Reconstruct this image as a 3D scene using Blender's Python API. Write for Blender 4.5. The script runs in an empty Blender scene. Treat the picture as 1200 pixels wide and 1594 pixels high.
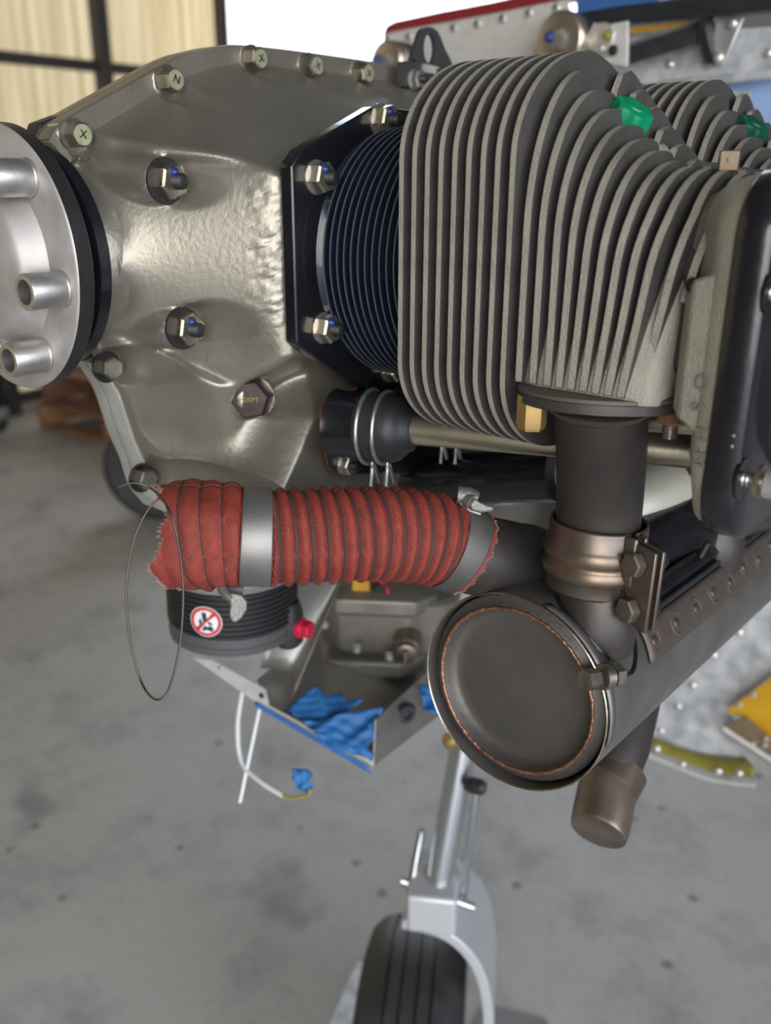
import bpy, bmesh, math, random
import numpy as np
from mathutils import Vector, Matrix
from math import pi, sin, cos, radians, sqrt, atan2

random.seed(7); RNG = np.random.default_rng(7)
SC = bpy.context.scene
COL = SC.collection
# ---------------------------------------------------------------- camera
YAW, PITCH, ROLL, FPX = radians(39.1), radians(20.5), radians(.2), 1400.0
FW = Vector((-sin(YAW)*cos(PITCH), cos(YAW)*cos(PITCH), -sin(PITCH)))
RT0 = Vector((cos(YAW), sin(YAW), 0)); UP0 = RT0.cross(FW)
RT = RT0*cos(ROLL)+UP0*sin(ROLL); UP = UP0*cos(ROLL)-RT0*sin(ROLL)
CAM = Vector((.492, -.267, 1.245))
cd = bpy.data.cameras.new('camera'); cam = bpy.data.objects.new('camera', cd); COL.objects.link(cam)
cam.matrix_world = Matrix(((RT.x, UP.x, -FW.x, CAM.x), (RT.y, UP.y, -FW.y, CAM.y), (RT.z, UP.z, -FW.z, CAM.z), (0, 0, 0, 1)))
cd.sensor_fit = 'VERTICAL'; cd.sensor_height = 36.0; cd.sensor_width = 27.1; cd.lens = 36.0*FPX/1594
cd.clip_start = .01; cd.clip_end = 200
cd.dof.use_dof = True; cd.dof.focus_distance = .47; cd.dof.aperture_fstop = cd.lens/4.6
SC.camera = cam
SC.view_settings.view_transform = 'Standard'; SC.view_settings.look = 'None'
SC.view_settings.gamma = 1.0; SC.view_settings.use_curve_mapping = False
SC.view_settings.exposure = 0.25
SC.cycles.max_bounces = 8; SC.cycles.diffuse_bounces = 4; SC.cycles.glossy_bounces = 4
# ---------------------------------------------------------------- sky
W = bpy.data.worlds.new('sky'); SC.world = W; W.use_nodes = True
wn = W.node_tree; wn.nodes.clear()
wo = wn.nodes.new('ShaderNodeOutputWorld'); wb = wn.nodes.new('ShaderNodeBackground')
tc = wn.nodes.new('ShaderNodeTexCoord'); sp = wn.nodes.new('ShaderNodeSeparateXYZ'); wr = wn.nodes.new('ShaderNodeValToRGB')
mr = wn.nodes.new('ShaderNodeMapRange'); mr.inputs[1].default_value = -.3; mr.inputs[2].default_value = .7
wn.links.new(tc.outputs['Generated'], sp.inputs[0]); wn.links.new(sp.outputs[2], mr.inputs[0]); wn.links.new(mr.outputs[0], wr.inputs[0])
e = wr.color_ramp.elements
e[0].position = .0; e[0].color = (.42, .36, .28, 1)
e[1].position = .9; e[1].color = (.42, .62, 1, 1)
k = e.new(.29); k.color = (.50, .44, .36, 1)
k = e.new(.31); k.color = (.93, .96, 1, 1)
k = e.new(.55); k.color = (.80, .90, 1, 1)
wn.links.new(wr.outputs[0], wb.inputs[0]); wb.inputs[1].default_value = 2.6
wn.links.new(wb.outputs[0], wo.inputs[0])

def area(name, loc, aim, sx, sy, power, colr, portal=False):
    l = bpy.data.lights.new(name, 'AREA'); l.shape = 'RECTANGLE'; l.size = sx; l.size_y = sy; l.energy = power; l.color = colr
    o = bpy.data.objects.new(name, l); COL.objects.link(o); o.location = loc
    o.rotation_euler = (Vector(aim)-Vector(loc)).to_track_quat('-Z', 'Y').to_euler()
    if portal: l.cycles.is_portal = True
    return o
# daylight through the hangar's openings (front door, side door, open right bay)
area('front_door_daylight', (3.4, -4.35, 2.0), (.2, 0, 1.0), 2.8, 3.6, 135, (1, .95, .87))
area('side_door_daylight', (-4.3, 6.2, 2.2), (0, 2.5, .8), 4.4, 4.0, 130, (.92, .96, 1))
area('right_bay_daylight', (5.25, -1.6, 2.1), (0, .2, 1.0), 4.6, 3.6, 135, (.90, .94, 1))
# ---------------------------------------------------------------- helpers
def ray(px, py): return (FW + RT*((px-600)/FPX) - UP*((py-797)/FPX))
def at(px, py, d): return CAM + ray(px, py)*d
def on(px, py, ax, v):
    r = ray(px, py); return CAM + r*((v-CAM[ax])/r[ax])
def V(*a): return Vector(a[0]) if len(a) == 1 else Vector(a)
def frame(d):
    d = Vector(d).normalized(); h = Vector((0, 0, 1)) if abs(d.z) < .9 else Vector((0, 1, 0))
    u = h.cross(d).normalized(); return d, u, d.cross(u)

MATS = {}
def mat(name, col, metal=0., rough=.5, var=.0, vscale=30., bump=.0, bscale=200., col2=None, v2=.5, spec=.5, coat=0., aniso=0., detail=4., stretch=None, trans=0.):
    m = bpy.data.materials.new(name); m.use_nodes = True; nt = m.node_tree; b = nt.nodes['Principled BSDF']
    b.inputs['Base Color'].default_value = (*col, 1); b.inputs['Metallic'].default_value = metal; b.inputs['Roughness'].default_value = rough
    b.inputs['Specular IOR Level'].default_value = spec; b.inputs['Coat Weight'].default_value = coat
    t = nt.nodes.new('ShaderNodeTexCoord'); src = t.outputs['Object']
    if stretch:
        mp = nt.nodes.new('ShaderNodeMapping'); mp.inputs['Scale'].default_value = stretch; nt.links.new(src, mp.inputs[0]); src = mp.outputs[0]
    if var > 0 or col2:
        n = nt.nodes.new('ShaderNodeTexNoise'); n.inputs['Scale'].default_value = vscale; n.inputs['Detail'].default_value = detail
        nt.links.new(src, n.inputs[0])
        r = nt.nodes.new('ShaderNodeValToRGB'); c2 = col2 or tuple(c*(1-var) for c in col); c1 = col if col2 else tuple(min(1, c*(1+var)) for c in col)
        w = .18; r.color_ramp.elements[0].position = v2-w; r.color_ramp.elements[1].position = v2+w
        r.color_ramp.elements[0].color = (*c2, 1); r.color_ramp.elements[1].color = (*c1, 1)
        nt.links.new(n.outputs[0], r.inputs[0]); nt.links.new(r.outputs[0], b.inputs['Base Color'])
        rr = nt.nodes.new('ShaderNodeMapRange'); rr.inputs[3].default_value = max(.02, rough-.1); rr.inputs[4].default_value = min(1, rough+.1)
        nt.links.new(n.outputs[0], rr.inputs[0]); nt.links.new(rr.outputs[0], b.inputs['Roughness'])
    if bump > 0:
        n2 = nt.nodes.new('ShaderNodeTexNoise'); n2.inputs['Scale'].default_value = bscale; n2.inputs['Detail'].default_value = 3
        nt.links.new(src, n2.inputs[0]); bp = nt.nodes.new('ShaderNodeBump'); bp.inputs['Strength'].default_value = bump; bp.inputs['Distance'].default_value = .001
        nt.links.new(n2.outputs[0], bp.inputs['Height']); nt.links.new(bp.outputs[0], b.inputs['Normal'])
    MATS[name] = m; return m

M_CASE = mat('case_paint', (.295, .272, .225), .68, .38, .05, 40, .2, 330)
M_STEEL = mat('machined_steel', (.50, .48, .46), .9, .38, .18, 60, .1, 300)
M_MACH = mat('machined_edge', (.55, .55, .52), .55, .36, .08, 90)
M_FLANGE = mat('flange_metal', (.42, .395, .38), .45, .48, .16, 45, .08, 250)
M_DARK = mat('dark_steel', (.035, .034, .035), .5, .45, .2, 60, .1, 200)
M_NAVY = mat('barrel_paint', (.010, .014, .026), .0, .22, .15, 30, .05, 150, coat=.4)
M_RIM = mat('pale_fin_edge', (.16, .18, .21), .6, .4)  # paler colour on the rims of the barrel fins
M_CAST = mat('cast_aluminium', (.36, .335, .28), .25, .62, .10, 60, .7, 900)
M_LET = mat('cast_letter', (.24, .225, .19), .25, .65)
M_FACE_SHADED = mat('shaded_fin_face', (.060, .056, .052), .1, .6, .15, 60, .5, 800)  # dark paint on fin faces and core, deepened by gap shade in the colour
M_ZINC = mat('plated_steel', (.50, .44, .33), .95, .28, .2, 120, .05, 400)
M_HEAD = mat('bolt_face', (.46, .47, .30), .6, .45, .12, 200, .1, 500)
M_CAD = mat('cadmium_plate', (.56, .50, .36), .9, .30, .18, 40, col2=(.50, .42, .40))
M_BOLT = mat('brown_bolt', (.25, .225, .19), .85, .38, .2, 150)
M_PURP = mat('tinted_bolt', (.10, .08, .078), .85, .35, .1, 120)
M_BLACK = mat('black_paint', (.010, .010, .013), .0, .25, .2, 40, .15, 260, coat=.3)
M_COVER = mat('crackle_black_paint', (.014, .013, .013), .0, .55, .2, 60, .5, 500, spec=.25)
M_RUB = mat('black_rubber', (.022, .023, .026), .0, .5, .15, 60)
M_GALV = mat('galvanised_sheet', (.74, .75, .77), .3, .45, .25, 38, col2=(.36, .38, .41), detail=7)
M_ALU = mat('aluminium_sheet', (.62, .61, .59), .75, .38, .1, 30)
M_PAD = mat('white_painted_metal', (.62, .61, .58), .2, .45, .12, 80, col2=(.42, .40, .38), v2=.30)
M_EXH = mat('exhaust_steel', (.066, .062, .062), .7, .5, .2, 45, .2, 220, col2=(.092, .078, .070))
M_SHROUD = mat('shroud_steel', (.235, .225, .21), .7, .46, .15, 30, .08, 120, col2=(.17, .16, .15))
M_CAPD = mat('muffler_cap_steel', (.105, .098, .092), .6, .55, .25, 35, .3, 260, col2=(.14, .128, .118))
M_WELD = mat('copper_weld', (.36, .19, .12), .85, .45, .3, 160, .6, 500)
M_CLAMP = mat('clamp_steel', (.165, .142, .130), .85, .42, .2, 60, .1, 200, col2=(.24, .175, .125))
M_RUST = mat('heat_stained_patch', (.135, .102, .085), .55, .55, .2, 90, .3, 200, col2=(.12, .10, .09))
M_BRASS = mat('brass', (.48, .33, .13), .8, .42, .1, 90)
M_TAB = mat('brown_copper', (.17, .12, .08), .7, .5, .2, 200)
M_BRASS2 = mat('copper_nut', (.50, .30, .17), .85, .4, .1, 90)
M_RED = mat('red_silicone_fabric', (.30, .042, .024), 0, .5, .15, 160, .8, 1500, col2=(.20, .03, .022))
M_THREAD_SHADE = mat('dark_thread_shade', (.06, .028, .025), 0, .8)
M_FRAY = mat('frayed_fibre', (.42, .21, .17), 0, .9)
M_BAND = mat('clamp_band', (.27, .26, .245), .8, .5, .12, 40, .05, 200)
M_BAND2 = mat('dark_clamp_band', (.12, .115, .11), .5, .6, .2, 50, .05, 200)
M_WING = mat('cast_thumb_screw', (.25, .24, .225), .7, .55, .15, 150, .5, 700)
M_WIRE = mat('spring_wire', (.10, .085, .075), .8, .45)
M_GREYP = mat('grey_plastic', (.19, .19, .195), 0, .38)
M_HUB = mat('pale_wheel_paint', (.30, .29, .33), .2, .4)
M_DGREY = mat('dark_grey_plastic', (.085, .085, .088), 0, .42)
M_BLKP = mat('black_ribbed_plastic', (.018, .019, .021), 0, .45)
M_REDP = mat('red_plastic', (.55, .01, .045), 0, .4)
M_WHITE = mat('white_print', (.78, .78, .78), 0, .5)
M_SIGNR = mat('red_print', (.55, .03, .05), 0, .5)
M_SIGNK = mat('dark_print', (.03, .035, .04), 0, .5)
M_TAPE = mat('blue_tape', (.016, .12, .34), 0, .6, .15, 60, .2, 300)
M_TUBE = mat('white_plastic', (.62, .64, .65), 0, .4)
M_GREEN = mat('green_plastic', (.0, .23, .10), 0, .38, .1, 100)
M_DGREEN = mat('dark_green_plastic', (.004, .03, .022), 0, .35, .6, 90, col2=(.002, .10, .05), v2=.6)
M_GASK = mat('red_gasket', (.24, .05, .04), 0, .7)
M_BLUEP = mat('blue_paint', (.05, .13, .36), 0, .3, coat=.5)
M_LBLUE = mat('pale_blue_paint', (.30, .42, .68), 0, .35, coat=.5)
M_REDT = mat('red_trim_paint', (.24, .025, .025), 0, .35, coat=.4)
M_OLIVE = mat('olive_primer', (.25, .22, .045), 0, .5, .15, 40)
M_YEL = mat('yellow_paint', (.55, .30, .012), 0, .45, .1, 30)
M_BROWN = mat('brown_primer', (.20, .14, .085), .1, .5, .1, 40)
M_TYRE = mat('tyre_rubber', (.030, .031, .032), 0, .6, .25, 30, .2, 100)
M_STRUT = mat('strut_chrome', (.55, .57, .60), .9, .22)
M_FORK = mat('fork_paint', (.55, .56, .58), .35, .4)
M_INT = mat('sump_casting', (.44, .42, .36), .3, .5, .08, 30, .25, 300)
M_CARB = mat('carburettor_casting', (.23, .215, .19), .5, .45, .15, 40, .2, 200)
M_WOOD = mat('pallet_wood', (.33, .17, .07), 0, .75, .3, 8, col2=(.22, .10, .045))
M_WOODR = mat('reddish_wood', (.20, .085, .055), 0, .75, .3, 8, col2=(.13, .055, .04))
M_FRAME = mat('steel_frame_paint', (.050, .045, .040), .1, .6)
M_CONC = None
M_PAINT = mat('torque_paint', (.012, .035, .16), 0, .4)

# --- bmesh-free mesh builder: collects verts and faces
class MB:
    def __init__(s): s.v = []; s.f = []; s.mi = []; s.mats = []; s.cur = 0
    def use(s, m):
        if m not in s.mats: s.mats.append(m)
        s.cur = s.mats.index(m); return s
    def add(s, vs, fs):
        b = len(s.v); s.v += [tuple(v) for v in vs]
        for f in fs: s.f.append([i+b for i in f]); s.mi.append(s.cur)
        return s
    def box(s, c, size, R=None):
        c = V(c); hx, hy, hz = (q/2 for q in size); R = R or Matrix.Identity(3)
        vs = [c + R @ V(x*hx, y*hy, z*hz) for x in (-1, 1) for y in (-1, 1) for z in (-1, 1)]
        return s.add(vs, [(0, 1, 3, 2), (4, 6, 7, 5), (0, 4, 5, 1), (2, 3, 7, 6), (0, 2, 6, 4), (1, 5, 7, 3)])
    def prism(s, pts, ext, center=False):       # polygon of 3-D points pushed along ext
        ext = V(ext); o = -ext/2 if center else V(0, 0, 0); n = len(pts)
        a = [V(p)+o for p in pts]; b = [p+ext for p in a]
        return s.add(a+b, [tuple(range(n-1, -1, -1)), tuple(range(n, 2*n))]+[(i, (i+1) % n, n+(i+1) % n, n+i) for i in range(n)])
    def lathe(s, o, d, prof, seg=32, closed=False, a0=0.):    # prof: (distance along d, radius)
        o = V(o); d, u, w = frame(d); vs = []; fs = []
        for (t, r) in prof:
            for k in range(seg):
                q = 2*pi*k/seg+a0; vs.append(o+d*t+(u*cos(q)+w*sin(q))*r)
        m = len(prof)
        for i in range(m-1 if not closed else m):
            for k in range(seg):
                a = i*seg+k; b = i*seg+(k+1) % seg; j = (i+1) % m
                fs.append((a, b, j*seg+(k+1) % seg, j*seg+k))
        if not closed:
            fs.append(tuple(range(seg-1, -1, -1))); fs.append(tuple((m-1)*seg+k for k in range(seg)))
        return s.add(vs, fs)
    def tube(s, pts, r, seg=12, closed=False, cap=True):
        pts = [V(p) for p in pts]; n = len(pts); rs = r if isinstance(r, (list, tuple)) else [r]*n
        vs = []; fs = []; up = None
        for i, p in enumerate(pts):
            t = (pts[(i+1) % n]-pts[i-1]) if closed else (pts[min(i+1, n-1)]-pts[max(i-1, 0)])
            t.normalize()
            if up is None: _, up, _ = frame(t)
            up = (up-t*up.dot(t)).normalized(); w = t.cross(up)
            for k in range(seg):
                q = 2*pi*k/seg; vs.append(p+(up*cos(q)+w*sin(q))*rs[i])
        for i in range(n if closed else n-1):
            j = (i+1) % n
            for k in range(seg): fs.append((i*seg+k, i*seg+(k+1) % seg, j*seg+(k+1) % seg, j*seg+k))
        if cap and not closed: fs.append(tuple(range(seg-1, -1, -1))); fs.append(tuple((n-1)*seg+k for k in range(seg)))
        return s.add(vs, fs)
    def grid(s, P, closeu=False):               # P[i][j] points
        n = len(P); m = len(P[0]); vs = [p for row in P for p in row]; fs = []
        for i in range(n-1 if not closeu else n):
            for j in range(m-1): fs.append((i*m+j, i*m+j+1, ((i+1) % n)*m+j+1, ((i+1) % n)*m+j))
        return s.add(vs, fs)
    def loft(s, loops):                          # closed loops of equal length, capped
        n = len(loops[0]); vs = [p for l in loops for p in l]; fs = []
        for i in range(len(loops)-1):
            for k in range(n): fs.append((i*n+k, i*n+(k+1) % n, (i+1)*n+(k+1) % n, (i+1)*n+k))
        fs.append(tuple(range(n-1, -1, -1))); fs.append(tuple((len(loops)-1)*n+k for k in range(n)))
        return s.add(vs, fs)
    def hexagon(s, o, d, af, h, cham=.15, a0=0.):
        R = af/sqrt(3); c = af*.5
        o = V(o); d, u, w = frame(d); vs = []
        def hx(t, r): return [o+d*t+(u*cos(a0+pi/3*k)+w*sin(a0+pi/3*k))*r for k in range(6)]
        s.loft([hx(0, R), hx(h*(1-cham), R), hx(h, R*.88)]); return s
    def mesh(s, name, mats, off=V(0, 0, 0), angle=35, smooth=True):
        me = bpy.data.meshes.new(name); off = V(off)
        me.from_pydata([(v[0]-off.x, v[1]-off.y, v[2]-off.z) for v in s.v], [], s.f)
        for m in (s.mats or ([mats] if not isinstance(mats, (list, tuple)) else mats)): me.materials.append(m)
        if s.mats: me.polygons.foreach_set('material_index', s.mi)
        bm = bmesh.new(); bm.from_mesh(me); bmesh.ops.recalc_face_normals(bm, faces=bm.faces); bm.to_mesh(me); bm.free()
        if smooth:
            me.polygons.foreach_set('use_smooth', [True]*len(me.polygons)); me.set_sharp_from_angle(angle=radians(angle))
        me.update(); return me

def wloc(o):
    p = V(o.location)
    while o.parent: o = o.parent; p = p+V(o.location)
    return p
def obj(name, mb, m, parent=None, angle=35, bevel=0., loc=None, smooth=True, label=None, segs=2):
    base = wloc(parent) if parent else V(0, 0, 0)
    org = V(loc) if loc is not None else base
    me = mb.mesh(name, m, org, angle, smooth)
    o = bpy.data.objects.new(name, me); COL.objects.link(o)
    if parent: o.parent = parent; o.location = org-base
    else: o.location = org
    if bevel:
        b = o.modifiers.new('bevel', 'BEVEL'); b.width = bevel; b.segments = segs; b.limit_method = 'ANGLE'; b.angle_limit = radians(40); b.harden_normals = False
    if label: o['label'] = label
    return o
def tag(o, label, cat, group=None):
    o['label'] = label; o['category'] = cat
    if group: o['group'] = group
    return o
def thing(name, label, cat, loc=(0, 0, 0), group=None):
    o = bpy.data.objects.new(name, None); COL.objects.link(o); o.location = loc; o.empty_display_size = .02
    return tag(o, label, cat, group)
def copy_tree(o, parent=None, shift=None):
    c = o.copy(); COL.objects.link(c); c.parent = parent
    if shift is not None: c.location = V(o.location)+V(shift)
    for ch in list(o.children): copy_tree(ch, c)
    return c
def structure(o): o['kind'] = 'structure'; return o
def text_mesh(body, size, depth=.0003):
    cu = bpy.data.curves.new('lettering', 'FONT'); cu.body = body; cu.size = size; cu.extrude = depth; cu.align_x = 'CENTER'; cu.align_y = 'CENTER'
    t = bpy.data.objects.new('lettering', cu); COL.objects.link(t); bpy.context.view_layer.update()
    me = bpy.data.meshes.new_from_object(t.evaluated_get(bpy.context.evaluated_depsgraph_get()))
    bpy.data.objects.remove(t); return me
def letter(body, size, pos, xdir, ydir, m, parent, name='lettering', depth=.0003):
    me = text_mesh(body, size, depth); me.materials.clear(); me.materials.append(m)
    x = V(xdir).normalized(); n = x.cross(V(ydir)).normalized(); y = n.cross(x)
    R = Matrix((x, y, n)).transposed(); base = wloc(parent); p = V(pos)-base
    for v in me.vertices: v.co = R @ v.co + p
    o = bpy.data.objects.new(name, me); COL.objects.link(o); o.parent = parent; return o
def spline(pts, n=12):
    pts = [V(p) for p in pts]; out = []
    for i in range(len(pts)-1):
        p0 = pts[max(i-1, 0)]; p1 = pts[i]; p2 = pts[i+1]; p3 = pts[min(i+2, len(pts)-1)]
        for k in range(n):
            t = k/n; out.append(.5*((2*p1)+(p2-p0)*t+(2*p0-5*p1+4*p2-p3)*t*t+(3*p1-p0-3*p2+p3)*t**3))
    return out+[pts[-1]]
def bolt(parent, pos, d, af=.012, h=.006, m=None, name='bolt', washer=.0095, wm=None, face=None, mark=None, a0=0., stud=0., studm=None):
    pos = V(pos); d = V(d).normalized(); b = MB()
    b.hexagon(pos, d, af, h, a0=a0)
    o = obj(name, b, m, parent, angle=25, loc=pos)
    if washer: obj('washer', MB().lathe(pos, d, [(-.0012, washer*.6), (-.0012, washer), (.0004, washer), (.0004, washer*.6)], 28), wm or m, o)
    if face: obj('head_face', MB().lathe(pos, d, [(h*.7, af*.44), (h+.0004, af*.44)], 24), face, o)
    if mark: 
        u = V(cos(YAW), sin(YAW), 0); u = (u-d*u.dot(d)).normalized(); w = d.cross(u)
        q = random.uniform(-.5, .5); letter(mark, af*.5, pos+d*(h+.0006), u*cos(q)+w*sin(q), w*cos(q)-u*sin(q), M_DARK, o)
    if stud:
        prof = []; 
        n = int(stud/.0008)
        for i in range(n): prof += [(h+i*.0008, af*.235), (h+i*.0008+.0004, af*.265)]
        prof += [(h+stud, af*.22), (h+stud+.0005, af*.16)]
        obj('stud', MB().lathe(pos, d, prof, 18), studm or m, o)
    return o
# ================================================================ the hangar
def concrete():
    m = bpy.data.materials.new('concrete_floor'); m.use_nodes = True; nt = m.node_tree; b = nt.nodes['Principled BSDF']; L = nt.links.new
    t = nt.nodes.new('ShaderNodeTexCoord')
    def noise(sc, det=4, rg=.6):
        n = nt.nodes.new('ShaderNodeTexNoise'); n.inputs['Scale'].default_value = sc; n.inputs['Detail'].default_value = det; n.inputs['Roughness'].default_value = rg
        L(t.outputs['Object'], n.inputs[0]); return n.outputs[0]
    def ramp(src, p0, p1, c0, c1):
        r = nt.nodes.new('ShaderNodeValToRGB'); r.color_ramp.elements[0].position = p0; r.color_ramp.elements[1].position = p1
        r.color_ramp.elements[0].color = (*c0, 1); r.color_ramp.elements[1].color = (*c1, 1); L(src, r.inputs[0]); return r.outputs[0]
    def mul(a, c):
        x = nt.nodes.new('ShaderNodeMix'); x.data_type = 'RGBA'; x.blend_type = 'MULTIPLY'; x.inputs[0].default_value = 1; L(a, x.inputs[6]); L(c, x.inputs[7]); return x.outputs[2]
    c = ramp(noise(1.3, 5), .3, .7, (.375, .363, .345), (.47, .454, .432))
    c = mul(c, ramp(noise(4.5, 6, .7), .34, .52, (.72, .72, .74), (1, 1, 1)))
    c = mul(c, ramp(noise(2.3, 3), .31, .40, (.62, .62, .64), (1, 1, 1)))
    v = nt.nodes.new('ShaderNodeTexVoronoi'); v.inputs['Scale'].default_value = 10; v.inputs['Randomness'].default_value = 1; L(t.outputs['Object'], v.inputs[0])
    c = mul(c, ramp(v.outputs['Distance'], .05, .13, (.45, .45, .48), (1, 1, 1)))
    c = mul(c, ramp(noise(60, 2), .3, .6, (.93, .93, .93), (1, 1, 1)))
    L(c, b.inputs['Base Color']); b.inputs['Roughness'].default_value = .62
    bp = nt.nodes.new('ShaderNodeBump'); bp.inputs['Strength'].default_value = .15; bp.inputs['Distance'].default_value = .002; L(noise(80), bp.inputs['Height']); L(bp.outputs[0], b.inputs['Normal'])
    return m
M_CONC = concrete()
def fibreglass():
    m = bpy.data.materials.new('cream_fibreglass_panel'); m.use_nodes = True; nt = m.node_tree; b = nt.nodes['Principled BSDF']; L = nt.links.new
    t = nt.nodes.new('ShaderNodeTexCoord'); mp = nt.nodes.new('ShaderNodeMapping'); mp.inputs['Scale'].default_value = (1, 14, .5); L(t.outputs['Object'], mp.inputs[0])
    n = nt.nodes.new('ShaderNodeTexNoise'); n.inputs['Scale'].default_value = 1.2; n.inputs['Detail'].default_value = 5; L(mp.outputs[0], n.inputs[0])
    r = nt.nodes.new('ShaderNodeValToRGB'); r.color_ramp.elements[0].position = .35; r.color_ramp.elements[1].position = .65
    r.color_ramp.elements[0].color = (.56, .40, .20, 1); r.color_ramp.elements[1].color = (.78, .60, .34, 1); L(n.outputs[0], r.inputs[0])
    L(r.outputs[0], b.inputs['Base Color']); b.inputs['Roughness'].default_value = .6
    tr = nt.nodes.new('ShaderNodeBsdfTranslucent'); L(r.outputs[0], tr.inputs[0])
    mx = nt.nodes.new('ShaderNodeMixShader'); mx.inputs[0].default_value = .5; L(b.outputs[0], mx.inputs[1]); L(tr.outputs[0], mx.inputs[2])
    L(mx.outputs[0], nt.nodes['Material Output'].inputs[0]); return m
M_FIB = fibreglass()
M_WALL = mat('wall_sheet', (.13, .115, .095), 0, .6, .08, 3)
M_ROOF = mat('roof_sheet', (.07, .066, .06), .1, .6, .08, 3)

fl = structure(obj('floor', MB().grid([[V(-14+x*2, -14+y*2, 0) for y in range(17)] for x in range(15)]), M_CONC))
fl['label'] = 'stained grey concrete hangar floor'
# wall_left: translucent fibreglass bays between steel posts, ending at the open side door
XW = -4.2; H = 4.6
post_y = [-4.4, -3.2, -2.0, -.8, .4, 1.35, 2.2, 3.0, 3.87]
wl = bpy.data.objects.new('wall_left', None); COL.objects.link(wl); wl.location = (XW, -4.4, 0); structure(wl)
def corr(y0, y1, z0, z1):
    n = max(8, int((y1-y0)/.012)); rows = []
    ys = [y0+(y1-y0)*i/n for i in range(n+1)]
    return [[V(XW-.03+.006*cos(2*pi*y/.072), y, z) for z in (z0, z1)] for y in ys]
for i in range(len(post_y)-1):
    for z0, z1 in ((.09, 1.80), (1.80, H)):
        obj('panel', MB().grid(corr(post_y[i], post_y[i+1], z0, z1)), M_FIB, wl, angle=60)
for i, y in enumerate(post_y):
    w = .07 if i < len(post_y)-1 else .05
    obj('post', MB().box((XW+.03, y, H/2), (.08, w, H)), M_FRAME, wl, bevel=.004)
for z, h in ((1.80, .055), (.06, .10), (3.2, .055)):
    obj('girt', MB().box((XW+.005, -.27, z), (.05, 8.2, h)), M_FRAME, wl, bevel=.003)
# the rest of the shell, behind and beside the camera
structure(obj('ceiling', MB().box((.6, 2.0, H+.05), (9.8, 13.4, .1)), M_ROOF))
wf = MB(); wf.box((-1.15, -4.5, H/2), (6.3, .12, H)); wf.box((5.1, -4.5, H/2), (.6, .12, H)); wf.box((3.4, -4.5, 4.25), (2.8, .12, .7))
structure(obj('wall_front', wf, M_WALL))
wr_ = MB(); wr_.box((5.4, -4.2, H/2), (.12, .6, H)); wr_.box((5.4, 4.7, H/2), (.12, 7.8, H)); wr_.box((5.4, -1.6, 4.25), (.12, 4.7, .7))
structure(obj('wall_right', wr_, M_WALL))
structure(obj('wall_back', MB().box((.6, 8.6, H/2), (9.6, .12, H)), M_WALL))
structure(obj('baseboard_left', MB().box((XW+.02, 2.6, .03), (.06, 2.4, .05)), M_ALU))

# pallets beside the wall
def pallet(loc, rot, mw, label, h=.14, L=1.15, Wd=1.0):
    t = thing('wooden_pallet', label, 'pallet', loc, 'pallets stacked by the wall'); t.rotation_euler = (0, 0, rot)
    def piece(name, c, s):
        b = MB().box(V(0, 0, 0), s); o = bpy.data.objects.new(name, b.mesh(name, mw)); COL.objects.link(o); o.parent = t; o.location = c
        bv = o.modifiers.new('bevel', 'BEVEL'); bv.width = .006; bv.segments = 1
    for k in range(7): piece('deck_board', (0, -Wd/2+.07+k*(Wd-.14)/6, h-.011), (L, .10+.01*sin(k*5), .02))
    for k in range(3): piece('stringer', (-L/2+.05+k*(L-.1)/2, 0, h/2), (.05, Wd, h-.044))
    for k in range(4): piece('bottom_board', (0, -Wd/2+.07+k*(Wd-.14)/3, .011), (L, .10, .02))
    return t
pp = on(112, 672, 2, 0.)
pallet((-3.27, 2.66, 0), radians(4), M_WOOD, 'orange-brown wooden pallet on the floor under a redder pallet')
pallet((-3.22, 2.68, .142), radians(7), M_WOODR, 'reddish wooden pallet lying on top of the orange-brown pallet', .17)
# tool cart at the far left
tc_ = thing('tool_cart', 'dark rolling cart with a pale side and casters by the cream wall', 'cart', (-4.00, 1.84, 0)); tc_.rotation_euler = (0, 0, .1)
q = V(-4.00, 1.84, 0)
obj('cabinet', MB().box(q+V(0, 0, .48), (.34, .30, .70)), M_DARK, tc_, bevel=.01)
obj('side_panel', MB().box(q+V(.0, -.158, .50), (.30, .012, .60)), M_TUBE, tc_, bevel=.004)
for sx in (-.13, .13):
    for sy in (-.11, .11):
        c = obj('caster', MB().lathe(q+V(sx-.015, sy, .045), (1, 0, 0), [(0, .02), (.003, .043), (.027, .043), (.03, .02)], 20), M_RUB, tc_)
        obj('fork', MB().box(q+V(sx, sy, .10), (.045, .035, .07)), M_ALU, c, bevel=.004)

# ================================================================ the airplane behind the engine
YF = .80
fw = thing('firewall', 'riveted galvanised firewall sheet behind the engine', 'firewall', (.1, YF, .9))
def sheet(pts, y0, th): return MB().prism([V(p[0], y0, p[1]) for p in pts], (0, th, 0))
LY = lambda px, py, y=YF: (on(px, py, 1, y).x, on(px, py, 1, y).z)
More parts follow.
